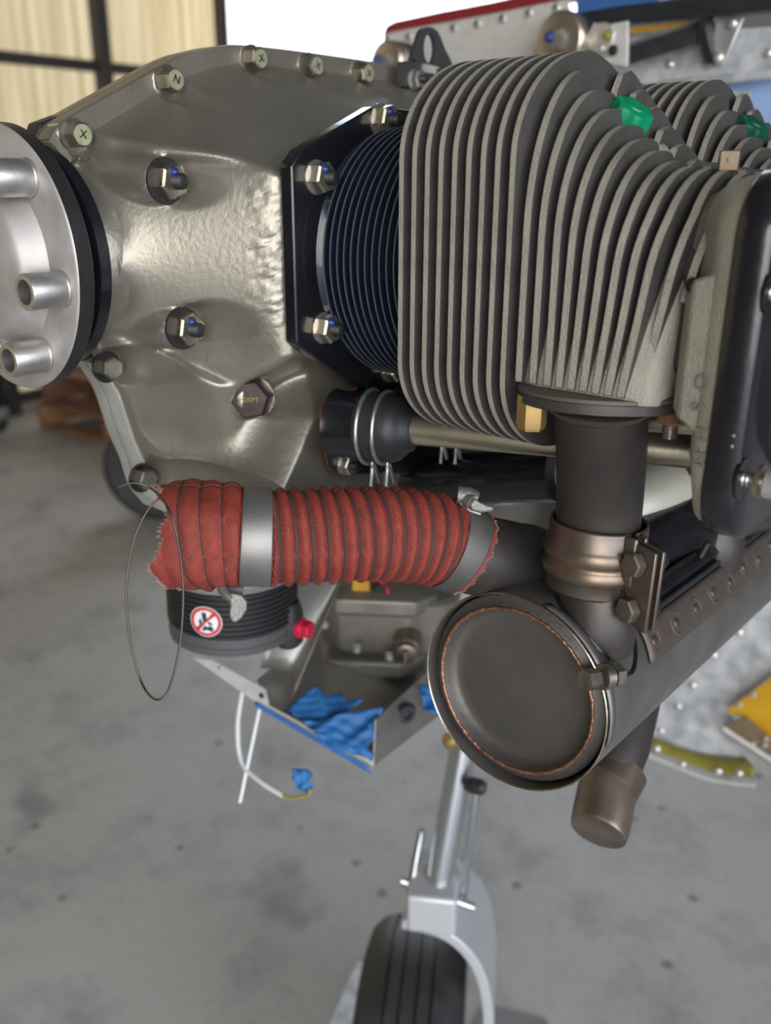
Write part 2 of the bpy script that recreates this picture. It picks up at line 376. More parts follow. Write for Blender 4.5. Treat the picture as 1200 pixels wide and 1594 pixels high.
# upper sheet right of the mount, pale blue fuselage patch below, lower mottled sheet
obj('upper_sheet', sheet([LY(880, 60), LY(1230, 40), LY(1230, 112), LY(1000, 150), LY(880, 165)], YF, .004), M_GALV, fw)
obj('flange_seam', MB().tube([on(1000, 138, 1, YF-.004), on(1080, 128, 1, YF-.004), on(1230, 112, 1, YF-.004)], .005, 8), M_GALV, fw)
obj('fuselage_skin', sheet([LY(980, 128, YF+.02), LY(1240, 95, YF+.02), LY(1240, 420, YF+.02), LY(980, 420, YF+.02)], YF+.02, .004), M_LBLUE, fw)
low = [LY(440, 700), LY(840, 700), LY(1240, 640), LY(1240, 1020), LY(1160, 1083), LY(1130, 1105), LY(1180, 1190), LY(1080, 1182), LY(985, 1146), LY(900, 1095), LY(700, 985), LY(440, 985)]
obj('middle_sheet', sheet([LY(612, 128), LY(1000, 150), LY(1165, 140), LY(1165, 655), LY(440, 705), LY(440, 300)], YF+.004, .004), M_GALV, fw)
obj('lower_sheet', sheet(low, YF, .004), M_GALV, fw)
for px, py in ((1042, 100), (1196, 83), (1078, 1067), (1055, 1100), (1028, 1138), (1110, 1020), (1150, 985)):
    p = on(px, py, 1, YF-.0005)
    obj('rivet', MB().lathe(p, (0, -1, 0), [(-.002, .0052), (.001, .005), (.0028, .003), (.0032, .001)], 16), M_ALU, fw)
# olive lower flange with a bright aluminium lip
lip = spline([on(980, 1158, 1, YF-.02), on(1010, 1175, 1, YF-.02), (on(1060, 1196, 1, YF-.02)), on(1110, 1214, 1, YF-.02), on(1175, 1222, 1, YF-.02)], 8)
top = spline([on(985, 1144, 1, YF-.006), on(1020, 1150, 1, YF-.006), on(1062, 1166, 1, YF-.006), on(1110, 1178, 1, YF-.006), on(1172, 1182, 1, YF-.006)], 8)
fo = thing('lower_cowl_flange', 'olive green riveted flange with a bright wavy aluminium edge', 'flange', top[0])
obj('flange_strip', MB().grid([[V(a), V(a)*.35+V(b)*.65+V(0, .0, .0), V(b)+V(0, .012, .003)] for a, b in zip(top, lip)]), M_OLIVE, fo)
sol = fo.children[0].modifiers.new('solid', 'SOLIDIFY'); sol.thickness = .002
obj('edge_lip', MB().tube(lip, .0028, 8), M_PAD, fo)
for px, py in ((1000, 1170), (1062, 1189), (1118, 1200), (1150, 1203), (1022, 1165)):
    p = on(px, py, 1, YF-.014); obj('rivet', MB().lathe(p, (0, -1, .3), [(-.002, .0055), (.0015, .005), (.0035, .003), (.004, .001)], 14), M_ALU, fo)
yp = thing('yellow_skin_panel', 'yellow painted belly panel at the right edge behind the muffler', 'panel', on(1190, 1100, 1, YF-.01))
obj('skin', sheet([LY(1130, 1107, YF-.02), LY(1160, 1085, YF-.02), LY(1250, 1020, YF-.02), LY(1250, 1200, YF-.02), LY(1170, 1122, YF-.02)], YF-.02, .004), M_YEL, yp)
for px, py in ((1150, 1098), (1172, 1082)): obj('rivet', MB().lathe(on(px, py, 1, YF-.021), (0, -1, 0), [(-.001, .004), (.002, .003), (.0026, .001)], 12), M_ALU, yp)
bp_ = thing('brown_bracket', 'brown riveted bracket with a pale edge below the yellow panel', 'bracket', on(1170, 1150, 1, YF-.03))
obj('plate', sheet([LY(1125, 1128, YF-.03), LY(1160, 1118, YF-.03), LY(1250, 1195, YF-.03), LY(1250, 1230, YF-.03)], YF-.03, .004), M_BROWN, bp_)
obj('edge_strip', MB().tube([on(1126, 1134, 1, YF-.035), on(1250, 1215, 1, YF-.035)], .0035, 8), M_PAD, bp_)
obj('lower_web', sheet([LY(1120, 1138, YF-.02), LY(1250, 1222, YF-.02), LY(1250, 1240, YF-.02), LY(1190, 1210, YF-.02)], YF-.02, .003), M_ALU, bp_)
for px, py in ((1172, 1158), (1192, 1150), (1190, 1160)): obj('rivet', MB().lathe(on(px, py, 1, YF-.031), (0, -1, 0), [(-.001, .004), (.002, .003), (.0026, .001)], 12), M_ALU, bp_)

# white cowl bulkhead with the red top
YB = .775
wb_ = thing('white_bulkhead', 'speckled white metal bulkhead with a red trimmed top edge', 'bulkhead', on(740, 60, 1, YB))
LB = lambda px, py: LY(px, py, YB)
obj('plate', sheet([LB(597, 52), LB(700, 33), LB(880, -4), LB(887, 22), LB(905, 60), LB(935, 130), LB(700, 190), LB(600, 150)], YB, .004), M_PAD, wb_)
cr = [on(597, 40, 1, YB-.002), on(610, 33, 1, YB-.002), on(680, 18, 1, YB-.002), on(760, 3, 1, YB-.002), on(885, -24, 1, YB-.002)]
cb = [on(597, 53, 1, YB-.002), on(615, 48, 1, YB-.002), on(690, 35, 1, YB-.002), on(770, 20, 1, YB-.002), on(885, -3, 1, YB-.002)]
obj('red_edge', MB().loft([[V(b), V(b)+V(0, .03, 0), V(a)+V(0, .03, 0), V(a)+V(0, .006, .0)] for a, b in zip(cr, cb)]), M_REDT, wb_, angle=50)
for px, py in ((604, 62), (636, 57), (706, 43), (743, 37), (782, 29), (823, 20), (866, 12)):
    p = on(px, py, 1, YB-.0005); s_ = obj('screw', MB().lathe(p, (0, -1, 0), [(-.001, .0058), (.0012, .0054), (.0026, .003)], 18), M_ALU, wb_)
    obj('socket', MB().lathe(p+V(0, -.0021, 0), (0, -1, 0), [(0, .0024), (.0008, .0024)], 6), M_DARK, s_)
bs = thing('blue_nose_skin', 'blue painted cowl skin above the firewall at top right', 'skin', on(1000, 0, 1, YB))
sk = [on(888, -10, 1, YB+.0), on(935, -12, 1, YB), on(1010, -16, 1, YB), on(1230, -45, 1, YB)]; sb = [on(898, 22, 1, YB), on(935, 18, 1, YB), on(1030, 0, 1, YB), on(1230, -12, 1, YB)]
obj('skin', MB().loft([[V(b), V(b)+V(0, .02, 0), V(a)+V(0, .05, 0.02), V(a)+V(0, .01, .01)] for a, b in zip(sk, sb)]), M_BLUEP, bs, angle=50)
s1 = [on(905, 22, 1, YB-.001), on(960, 12, 1, YB-.001), on(1040, 2, 1, YB-.001), on(1230, -10, 1, YB-.001)]; s2 = [on(912, 38, 1, YB-.001), on(960, 40, 1, YB-.001), on(1040, 32, 1, YB-.001), on(1230, 12, 1, YB-.001)]
obj('rubber_seal', MB().loft([[V(b), V(b)+V(0, .02, 0), V(a)+V(0, .02, 0), V(a)+V(0, -.008, .0)] for a, b in zip(s1, s2)]), M_RUB, bs, angle=50)
# engine mount washers
for (px, py, r, lab) in ((872, 62, .030, 'gold plated rubber-backed mount washer behind the front cylinder'), (604, 97, .026, 'gold plated mount washer at the left end of the white bulkhead')):
    c = on(px, py, 1, YB-.045); em = thing('engine_mount', lab, 'mount', c)
    obj('cup_washer', MB().lathe(c, (0, -1, 0), [(-.012, r), (-.001, r), (.0025, r*.965), (.0045, r*.88), (.0055, r*.62), (.0058, r*.3)], 40), M_CAD, em, angle=18)
    obj('rubber_bushing', MB().lathe(c, (0, 1, 0), [(.011, r*.95), (.016, r*1.0), (.04, r*.98), (.046, r*.8)], 36), M_RUB, em)
    b = obj('bolt', MB().hexagon(c+V(0, -.0055, 0), (.15, -1, -.1), .019, .012), M_STEEL, em, loc=c)
    obj('torque_paint', MB().lathe(c+V(-.003, -.020, .001), (.0, -1, .0), [(0, .006), (.004, .0045), (.006, .002)], 10), M_PAINT, b)
# brackets, channel and stay at top right
br = thing('cowl_bracket', 'bent white bracket with fasteners beside the gold mount washer', 'bracket', on(940, 70, 1, YB-.02))
obj('face_plate', sheet([LY(937, 40, .74), LY(978, 32, .74), LY(976, 104, .74), LY(935, 96, .74)], .74, .003), M_PAD, br, bevel=.001)
obj('angled_tab', MB().prism([on(925, 36, 1, .735), on(944, 34, 1, .735), on(957, 50, 1, .735), on(952, 70, 1, .735), on(940, 90, 1, .735), on(905, 74, 1, .745)], (0, .003, 0)), M_ALU, br, bevel=.001)
obj('side_flange', MB().prism([on(925, 36, 1, .735), on(905, 74, 1, .735), on(905, 74, 1, .775), on(920, 40, 1, .775)], (.002, 0, 0)), M_PAD, br)
for px, py, m_ in ((944, 55, M_OLIVE), (954, 78, M_DARK), (934, 76, M_ALU)): obj('fastener', MB().lathe(on(px, py, 1, .7335), (0, -1, 0), [(-.001, .0056), (.0016, .005), (.0024, .0035)], 16), m_, br)
ch = thing('black_channel', 'black angled stay running from bracket to bracket above the firewall', 'stay', on(1030, 70, 1, .76))
obj('web', MB().prism([on(980, 72, 1, .755), on(1085, 36, 1, .775), on(1085, 68, 1, .775), on(980, 100, 1, .755)], (0, .004, 0)), M_BLACK, ch)
obj('top_flange', MB().prism([on(980, 66, 1, .75), on(1085, 32, 1, .77), on(1085, 37, 1, .775), on(980, 72, 1, .755)], (0, .01, 0)), M_ALU, ch)
yl = thing('yellow_strip', 'thin yellow strip tucked above the black stay', 'strip', on(1030, 45, 1, .785))
obj('strip', MB().prism([on(978, 44, 1, .785), on(1085, 32, 1, .785), on(1085, 38, 1, .785), on(978, 52, 1, .785)], (0, .004, 0)), M_YEL, yl)
b2 = thing('steel_bracket', 'bent bare steel bracket riveted to the galvanised firewall', 'bracket', on(1110, 60, 1, .78))
obj('foot', sheet([LY(1115, 30, .79), LY(1158, 27, .79), LY(1125, 102, .79), LY(1100, 102, .79)], .79, .004), M_ALU, b2, bevel=.001)
obj('arm', MB().loft([[V(a), V(a)+V(0, .035, 0), V(b)+V(0, .035, 0), V(b)] for a, b in ((on(1078, 22, 1, .755), on(1078, 26, 1, .755)), (on(1090, 20, 1, .755), on(1088, 30, 1, .755)), (on(1098, 50, 1, .765), on(1086, 50, 1, .765)), (on(1112, 100, 1, .785), on(1098, 98, 1, .785)))]), M_DARK, b2, angle=50)
for px, py in ((1139, 37), (1117, 90)): obj('rivet', MB().lathe(on(px, py, 1, .7885), (0, -1, 0), [(-.001, .0065), (.002, .0055), (.0035, .003)], 16), M_ALU, b2)
# ================================================================ crankcase
def smin(a, b, k): h = np.clip(.5+.5*(b-a)/k, 0, 1); return b*(1-h)+a*h-k*h*(1-h)
def smax(a, b, k): return -smin(-a, -b, k)
ctop = [(.030,1.262),(.036,1.269),(.049,1.276),(.085,1.293),(.122,1.310),(.145,1.317),(.169,1.322),(.206,1.3235),(.25,1.324),(.306,1.324),(.352,1.323),(.42,1.320)]
cleft = [(.078,1.043),(.075,1.058),(.065,1.084),(.057,1.116),(.046,1.137),(.042,1.15),(.040,1.2),(.042,1.245),(.036,1.256),(.032,1.262)]
cy_t = np.array([p[0] for p in ctop]); cz_t = np.array([p[1] for p in ctop]); cz_l = np.array([p[1] for p in cleft]); cy_l = np.array([p[0] for p in cleft])
def sstep(a, b, x): t = np.clip((x-a)/(b-a), 0, 1); return t*t*(3-2*t)
def segdist(Y, Z, p, q):
    dy, dz = q[0]-p[0], q[1]-p[1]; t = np.clip(((Y-p[0])*dy+(Z-p[1])*dz)/(dy*dy+dz*dz), 0, 1)
    return np.sqrt((Y-p[0]-t*dy)**2+(Z-p[1]-t*dz)**2)
def hbase(Y, Z):
    yl = np.interp(Z, [1.0, 1.043, 1.058, 1.084, 1.116, 1.137, 1.16, 1.30], [.095, .078, .075, .065, .056, .048, .042, .040])
    nose = np.sqrt(np.maximum(.0001, .0505**2-(Z-1.2)**2))
    w = sstep(1.140, 1.146, Z)*(1-sstep(1.250, 1.256, Z))
    x0 = nose*w + .019*(1-sstep(1.140, 1.146, Z)) + .030*sstep(1.250, 1.256, Z)   # round nose between two shelves
    u = np.maximum(0, Y-yl)/(.100-yl)
    up = x0+(.1245-x0)*(u*u/(u+.24))*1.24                       # flank behind the nose
    ztop = np.interp(Y, cy_t, cz_t)
    topf = .018+.1065*(ztop-.013-Z)/np.maximum(.022, ztop-.013-np.interp(Y, [.10, .16, .22, .4], [1.245, 1.250, 1.262, 1.27]))   # upper facet
    up = smin(up, topf, .010)
    up = smin(up, np.full_like(up, .1245), .012)                # cylinder deck
    up = smin(up, .1245-1.7*np.maximum(0, 1.147-Z), .010)       # undercut below the deck
    lowb = .016+2.6*np.maximum(0, Y-yl)                         # steep front of the lower body
    lowb = smin(lowb, .087+.35*(Z-1.10)-.18*np.maximum(0, Y-.075), .022)
    lowb = smin(lowb, .087-2.2*np.maximum(0, Z-1.128), .012)
    yp = .098+.75*np.clip(Z-1.075, -.05, .05)
    pad = smin(.121-2.0*np.maximum(0, yp+.006-Y)-1.5*np.maximum(0, Z-1.104-.10*np.maximum(0, Y-.13)), np.full_like(up, .1205), .018)   # tappet pad
    h = smax(up, lowb, .010)
    h = smax(h, np.where(Z < 1.2, pad, 0), .022)
    rough = .0007*np.exp(-((Y-.094)/.006)**2)*sstep(1.15, 1.17, Z)*(1-sstep(1.235, 1.25, Z))
    return h+rough*RNG.standard_normal(Y.shape)
def on_t(px, py, x): p = on(px, py, 0, x); return (p.y, p.z)
FB = [(120,210),(265,125),(397,92),(485,103),(565,115),(170,572),(225,745)]
spots = [(*on_t(px, py, .018), .014, .0100, 3.2) for px, py in FB]
S1 = on_t(262, 282, .070); S2 = on_t(289, 511, .070); PLUG = on_t(404, 620, .094)
spots += [(*S1, .067, .0118, 2.6), (*S2, .067, .0118, 2.6), (*PLUG, .092, .0130, 3.0)]
dimples = [(*on_t(168, 335, .045), .006, .016, -.010), (*on_t(190, 475, .045), .006, .012, -.009)]
def height(Y, Z):
    X = hbase(Y, Z)
    for (y, z, sy, sz, a) in dimples: X = X+a*np.exp(-((Y-y)/sy)**2-((Z-z)/sz)**2)
    for (y, z, xs, r, k) in spots:
        d = np.maximum(0, np.sqrt((Y-y)**2+(Z-z)**2)-r); d = d*k+95*d*d
        X = smin(X, xs+d, .005); X = -smin(-X, -(xs-d*2.5), .003)
    return np.maximum(X, .004)
NY, NZ = 210, 190
zb = 1.012
GY = np.zeros((NZ+1, NY+1)); GZ = np.zeros((NZ+1, NY+1))
s = np.linspace(0, 1, NY+1)**1.25
for i in range(NZ+1):          # fan-shaped grid: columns start on the front contour and run aft, rows bend to the top contour
    v = i/NZ; z0 = zb+(1.262-zb)*v; yl = np.interp(z0, cz_l, cy_l) if z0 > 1.043 else .078+(1.043-z0)*1.6
    yy = yl+(.40-yl)*s; zt = np.interp(yy, cy_t, cz_t)
    GY[i] = yy; GZ[i] = zb+(zt-zb)*v if v > 0 else zb
    wgt = np.clip(s*3, 0, 1); GZ[i] = (1-wgt)*(z0+(zt-1.262)*v**4)+wgt*GZ[i]
GX = height(GY, GZ)
GX[:, 0] = .008
cc = thing('crankcase', 'grey-painted cast aluminium engine crankcase with stud pockets behind the propeller flange', 'engine case', (0, .15, 1.17))
GXF = np.where(GZ < 1.15, np.minimum(GX, .012+.8*(GY-GY[:, :1])), GX)
for G_, sg, nm in ((GX, 1, 'case_half'), (GXF, -1, 'case_half')):
    obj(nm, MB().grid([[V(sg*G_[i, j], GY[i, j], GZ[i, j]) for j in range(NY+1)] for i in range(NZ+1)]), M_CASE, cc, angle=80)
# parting flanges: two machined ribs meeting on the centre line
contour = [V(0, y, z) for y, z in cleft[0:7]]; lower = spline([V(0, .086, 1.030)]+contour[:5], 8)
upper = spline([V(0, y, z) for y, z in ctop], 6)
for sg, x0, x1 in ((1, .0012, .0135), (-1, -.0012, -.0125)):
    for nm, path, ins in (('parting_flange', lower, V(0, .012, .004)), ('parting_flange', upper, V(0, .010, -.012))):
        rows = []
        for k_, p in enumerate(path):
            o_ = V(0, -.002, 0) if path is lower else V(0, -.0008, .001)
            if path is lower: o_ = o_+V(0, -.003*math.exp(-((p.z-1.055)/.012)**2), 0)
            rows.append([p+V(x1, ins.y, ins.z), p+V(x1, 0, 0)+o_*.6, p+V(x1*.82, 0, 0)+o_, p+V(x0, 0, 0)+o_, p+V(x0, ins.y, ins.z)])
        obj(nm, MB().grid(rows), M_MACH if path is lower else M_CASE, cc, angle=30)
obj('end_lug', MB().loft([[V(x, .030, 1.262), V(x, .036, 1.271), V(x, .052, 1.277), V(x, .056, 1.258), V(x, .040, 1.254)] for x in (.0016, .012)]), M_MACH, cc, bevel=.001)
obj('end_lug', MB().loft([[V(x, .028, 1.261), V(x, .034, 1.272), V(x, .052, 1.278), V(x, .054, 1.256), V(x, .034, 1.254)] for x in (-.014, -.0016)]), M_DARK, cc, bevel=.001)
for i, (px, py) in enumerate(FB):
    y, z = on_t(px, py, .018)
    up_ = i < 5
    bolt(cc, (.0155, y, z), (1, 0, 0), .0125, .0080, M_BOLT, 'case_bolt', .0088 if up_ else .0098, M_BOLT if up_ else M_BLACK, M_HEAD if up_ else None, ['X', 'N', 'X', 'X', 'X'][i] if up_ else None, a0=i*.7)
for (y, z), x in ((S1, .068), (S2, .068)):
    b = bolt(cc, (x, y, z), (1, 0, 0), .0165, .009, M_ZINC, 'stud_nut', .0125, M_DARK, a0=.3, stud=.006, studm=M_DARK)
    obj('torque_paint', MB().lathe(V(x+.0088, y-.001, z+.0045), (1, 0, 0), [(0, .0032), (.0016, .0026), (.003, .001)], 8), M_PAINT, b)
pb = bolt(cc, (.090, PLUG[0], PLUG[1]), (.50, -.86, .08), .0215, .0110, M_PURP, 'plug', .0125, M_CASE, a0=.2)
letter('NXPT', .0045, V(.090, PLUG[0], PLUG[1])+V(.50, -.86, .08).normalized()*.0113, (.86, .50, 0), (0, 0, 1), M_BRASS, pb)
# front bearing boss behind the flange
obj('bearing_boss', MB().lathe((0, .075, 1.2), (0, -1, 0), [(0, .050), (.02, .050), (.032, .050), (.040, .047), (.0405, .035)], 64), M_CASE, cc)
# bottom closure and the sump neck
obj('sump_neck', MB().loft([[V(.01+.07*sx*r, .21+.07*sy*r, z) for sx, sy in ((1, -1), (1, 1), (-1, 1), (-1, -1))] for r, z in ((1, 1.035), (1, .995))]), M_CASE, cc, bevel=.006)
obj('stud_boss', MB().lathe(on(475, 745, 0, .095)+V(0, 0, -.03), (0, 0, 1), [(0, .011), (.03, .011), (.034, .009)], 24), M_CASE, cc)

# ================================================================ propeller flange
pf = thing('propeller_flange', 'bare steel crankshaft propeller flange with protruding bushings at the left edge', 'flange', (0, 0, 1.2))
obj('disc', MB().lathe((0, 0, 1.2), (0, 1, 0), [(0, .0700), (.0008, .0712), (.0012, .0714)], 128), M_FLANGE, pf)
obj('rim', MB().lathe((0, .0012, 1.2), (0, 1, 0), [(0, .0714), (.0085, .0714), (.0095, .0705), (.0097, .04)], 128), M_DARK, pf)
obj('hub_boss', MB().lathe((0, 0, 1.2), (0, -1, 0), [(-.001, .0475), (.0015, .045), (.006, .0425), (.011, .0395), (.0135, .036), (.014, .030), (.014, .0)], 96), M_FLANGE, pf, angle=60)
for a in (49, -11, -58, -112, 109, 169):
    r = .0575; p = V(r*cos(radians(a)), 0, 1.2+r*sin(radians(a)))
    obj('bushing', MB().lathe(p, (0, -1, 0), [(-.002, .0098), (.0015, .0098), (.002, .0094), (.0205, .0094), (.0215, .0088), (.0215, .0064), (.006, .0062), (.006, .0)], 36), M_STEEL, pf, loc=p)
obj('crankshaft', MB().lathe((0, .0095, 1.2), (0, 1, 0), [(0, .033), (.04, .033)], 48), M_STEEL, pf)
os_ = thing('oil_seal_ring', 'black seal ring in the shadow between propeller flange and crankcase', 'seal', (0, .03, 1.2))
obj('ring', MB().lathe((0, .020, 1.2), (0, 1, 0), [(0, .040), (0, .056), (.002, .060), (.008, .061), (.010, .058), (.010, .040)], 96, closed=True), M_BLACK, os_)

# ================================================================ cylinders
YC = .185
def arcs(a, zt, zb_, f0, f1, n=14, y0=-.0, full=True):
    """front-flat rounded outline: flat at Y=-a between z=f0..f1, then arcs to the crown zt and keel zb_"""
    pts = []
    for k in range(n+1):
        t = pi/2*k/n; pts.append((y0-(a+y0)*sin(pi/2-t) if False else -a+(a+y0)*(1-cos(t)), f1+(zt-f1)*sin(t)))
    up = pts[:]
    dn = []
    for k in range(n+1):
        t = pi/2*k/n; dn.append((-a+(a+y0)*(1-cos(t)), f0-(f0-zb_)*sin(t)))
    left = dn[::-1]+up                       # keel -> front -> crown
    right = [(-y, z) for y, z in up[::-1]]+[(-y, z) for y, z in dn]
    if y0 == 0: return left[:-1]+right[:-1]
    return left+right
def plate(outline, x, th, shear=lambda z: 0., mface=M_FACE_SHADED, mrim=M_CAST, rimw=0):
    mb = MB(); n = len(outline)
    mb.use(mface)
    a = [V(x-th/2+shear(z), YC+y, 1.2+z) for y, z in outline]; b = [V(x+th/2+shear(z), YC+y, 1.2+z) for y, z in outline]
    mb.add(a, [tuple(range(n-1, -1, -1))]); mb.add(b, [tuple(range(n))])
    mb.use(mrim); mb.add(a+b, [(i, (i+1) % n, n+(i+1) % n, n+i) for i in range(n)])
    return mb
def build_cylinder(label):
    t = thing('engine_cylinder', label, 'cylinder', (.125, YC, 1.2), 'finned engine cylinders')
    # base plate
    o8 = [(-.088, -.044), (-.088, .050), (-.080, .058), (-.020, .082), (.020, .082), (.080, .058), (.088, .050), (.088, -.044), (.080, -.050), (.022, -.085), (-.022, -.085), (-.080, -.050)]
    obj('base_flange', MB().prism([V(.122, YC+y, 1.2+z) for y, z in o8], (.009, 0, 0)), M_BLACK, t, bevel=.0012)
    for (y, z) in ((-.069, .044), (-.014, .075), (-.066, -.038), (-.004, -.071), (.069, .044), (.066, -.038)):
        b = bolt(t, (.1315, YC+y, 1.2+z), (1, 0, 0), .0145, .0085, M_CAD, 'base_nut', .0092, M_STEEL, a0=.25, stud=.0055, studm=M_DARK)
        obj('torque_paint', MB().lathe((.1395, YC+y-.002, 1.2+z+.004), (1, 0, 0), [(0, .0030), (.0014, .0024), (.0026, .001)], 8), M_PAINT, b)
    obj('barrel', MB().lathe((.131, YC, 1.2), (1, 0, 0), [(0, .0705), (.003, .067), (.007, .0645), (.07, .0635)], 72), M_NAVY, t)
    me = None
    for k in range(13):
        x = .1385+k*.0050
        if me is None:
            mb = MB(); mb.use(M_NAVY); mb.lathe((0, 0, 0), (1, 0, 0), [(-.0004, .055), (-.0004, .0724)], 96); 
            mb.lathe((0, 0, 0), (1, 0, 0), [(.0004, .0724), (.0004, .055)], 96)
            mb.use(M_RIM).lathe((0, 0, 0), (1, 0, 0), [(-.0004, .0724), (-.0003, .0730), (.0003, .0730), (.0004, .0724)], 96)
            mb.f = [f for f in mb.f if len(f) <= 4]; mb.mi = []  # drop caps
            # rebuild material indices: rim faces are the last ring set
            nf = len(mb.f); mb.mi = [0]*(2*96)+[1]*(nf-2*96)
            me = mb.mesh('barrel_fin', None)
        f = bpy.data.objects.new('barrel_fin', me); COL.objects.link(f); f.parent = t; f.location = (x-.125, 0, 0)
    # head core
    def core(a, zt, zb_, f0, f1, x): return [V(x, YC+y, 1.2+z) for y, z in arcs(a, zt, zb_, f0, f1)]
    obj('head_core', MB().loft([core(.064, .078, -.075, -.035, .04, .199), core(.064, .078, -.074, -.035, .04, .262), core(.064, .070, -.066, -.035, .03, .270), core(.066, .062, -.048, -.03, .02, .285), core(.066, .040, -.048, -.03, .01, .318), core(.066, .034, -.050, -.03, .01, .345)]), M_FACE_SHADED, t, angle=60)
    # exhaust and intake bosses low on the head: the fin roots merge into them
    for sgn, nm in ((-1, 'exhaust_port_boss'), (1, 'intake_port_boss')):
        lo = []
        for z, gy, x0, x1 in ((-.0495, .0815, .270, .341), (-.046, .082, .2695, .341), (-.040, .081, .271, .341), (-.015, .075, .276, .342), (.012, .066, .284, .343)):
            yo = sgn*gy; yi = sgn*.03
            lo.append([V(x0+.004, YC+yo*.97, 1.2+z), V(x0+.012, YC+yo, 1.2+z), V(x1-.006, YC+yo, 1.2+z), V(x1, YC+yo*.95, 1.2+z), V(x1, YC+yi, 1.2+z), V(x0, YC+yi, 1.2+z), V(x0, YC+yo*.9, 1.2+z)])
        obj(nm, MB().loft(lo), M_CAST, t, angle=60)
    fb = arcs(.085, .1005, -.092, -.045, .052, 16, y0=-.02)
    big = [p for p in fb if p[0] <= -.0199]
    nb = len(big)
    for q in range(1, 17):
        u = q/16; big.append((-.02+.105*u, .02+.0805*max(0, 1-u**1.55)**.64))
    for q in range(1, 15):
        a_ = pi/2*q/14; big.append((.085-.105*(1-cos(a_)), -.04-.052*sin(a_)))
    me = None
    for k in range(9):
        x = .2030+k*.00785
        if me is None:
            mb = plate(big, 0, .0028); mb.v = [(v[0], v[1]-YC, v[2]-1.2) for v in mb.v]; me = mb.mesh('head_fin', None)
        f = bpy.data.objects.new('head_fin', me); COL.objects.link(f); f.parent = t; f.location = (x-.125, 0, 0)
        bv = f.modifiers.new('bevel', 'BEVEL'); bv.width = .0006; bv.segments = 2; bv.limit_method = 'ANGLE'
    # stepped fins over the ports, split by the spark-plug well
    ztop = [.0905, .082, .074, .067, .061, .056, .0515, .0495, .0485, .048, .047]
    for j in range(11):
        x = .2738+j*.0078; zt = ztop[j]; fy = .0835 if j < 9 else .081-.004*(j-8)
        sh = .022*max(0, j-2)
        shear = (lambda s_: (lambda z: s_*min(0, z-.03)+ .10*max(0, j-5)*0))(sh)
        zb_ = -.047 if j < 9 else (-.030 if j == 9 else -.005)
        out = [(-.022, zb_)] + [(-fy, zb_)]
        zsh = min(zt-.012, .022-.002*j)
        n = 12
        rr = zt-zsh
        yk = -.040+.0006*j                          # where the crown starts
        for q in range(n+1):
            a_ = pi/2*q/n; out.append((-fy+(fy+yk)*(1-cos(a_)), zsh+rr*sin(a_)))
        out += [(yk+.004, zt), (-.027, zt-.0010), (-.0245, zt-.003), (-.022, zt-.012)]
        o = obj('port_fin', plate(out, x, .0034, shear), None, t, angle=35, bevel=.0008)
        if j < 6:
            z2 = [.094, .085, .077, .068, .060, .053][j]
            out = [(.030, .0)] + [(-.0095, z2-.03), (-.0080, z2-.010), (-.0025, z2-.002), (.005, z2)]
            for q in range(1, n+1):
                a_ = pi/2*q/n; u = q/n; out.append((.005+.075*u, z2*max(0, 1-u**1.45)**.69))
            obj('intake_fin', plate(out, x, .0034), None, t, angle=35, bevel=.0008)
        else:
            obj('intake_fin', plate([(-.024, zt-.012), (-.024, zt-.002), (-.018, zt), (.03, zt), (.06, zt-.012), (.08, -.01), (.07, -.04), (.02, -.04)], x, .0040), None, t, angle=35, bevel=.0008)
    obj('spark_plug_seat', MB().lathe((.283, YC-.010, 1.235), (.35, -.1, 1), [(0, .016), (.026, .016), (.028, .013)], 32), M_CAST, t)
    # rocker box: widens from the last fin to the cover face
    def rb(fr, ba, zt, zb_, x, r): 
        pts = []; cs = [(fr+r, zb_+r, pi, 1.5*pi), (ba-r, zb_+r, 1.5*pi, 2*pi), (ba-r, zt-r, 0, .5*pi), (fr+r, zt-r, .5*pi, pi)]
        for cy_, cz_, a0, a1 in cs:
            for q in range(7): a_ = a0+(a1-a0)*q/6; pts.append(V(x, YC+cy_+r*cos(a_), 1.2+cz_+r*sin(a_)))
        return pts
    obj('rocker_box', MB().loft([rb(-.060, .06, .036, -.045, .338, .015), rb(-.066, .066, .040, -.047, .348, .016), rb(-.080, .076, .044, -.055, .3575, .020), rb(-.0835, .078, .045, -.085, .3600, .024), rb(-.087, .080, .046, -.101, .3640, .026), rb(-.0885, .081, .0465, -.102, .369, .026)]), M_CAST, t, angle=50)
    obj('cast_pad', MB().loft([[V(x, YC-.082+dy, 1.2+z) for z in (zl, zh)]+[V(x, YC-.05, 1.2+zh), V(x, YC-.05, 1.2+zl)] for x, dy, zl, zh in ((.3475, .006, -.05, .000), (.3525, -.001, -.052, .006), (.3685, -.0045, -.06, .012))]), M_CAST, t, bevel=.0015)
    o = obj('oil_hole', MB().lathe((.3515, YC-.0795, 1.2035), (-.1, -1, 0), [(0, .0032), (.0012, .0032), (.0012, .0)], 18), M_BLACK, t)
    for ch_, z in (('O', -.034), ('S', -.0445), ('H', -.0555), ('M', -.066)):
        letter(ch_, .0092, V(.3622 if z > -.05 else .3660, YC-.0864-(.0 if z > -.05 else .0018), 1.2+z), (0.05, .0, -1), (1, -.35, 0), M_LET, t, 'cast_letter', .0004)
    return t
cyl = build_cylinder('front finned cylinder with black barrel, nearest the camera, carrying a green plug cap')
cyl2 = copy_tree(cyl, None, (0, .168, 0)); cyl2['label'] = 'rear finned cylinder partly hidden behind the front one at upper right'
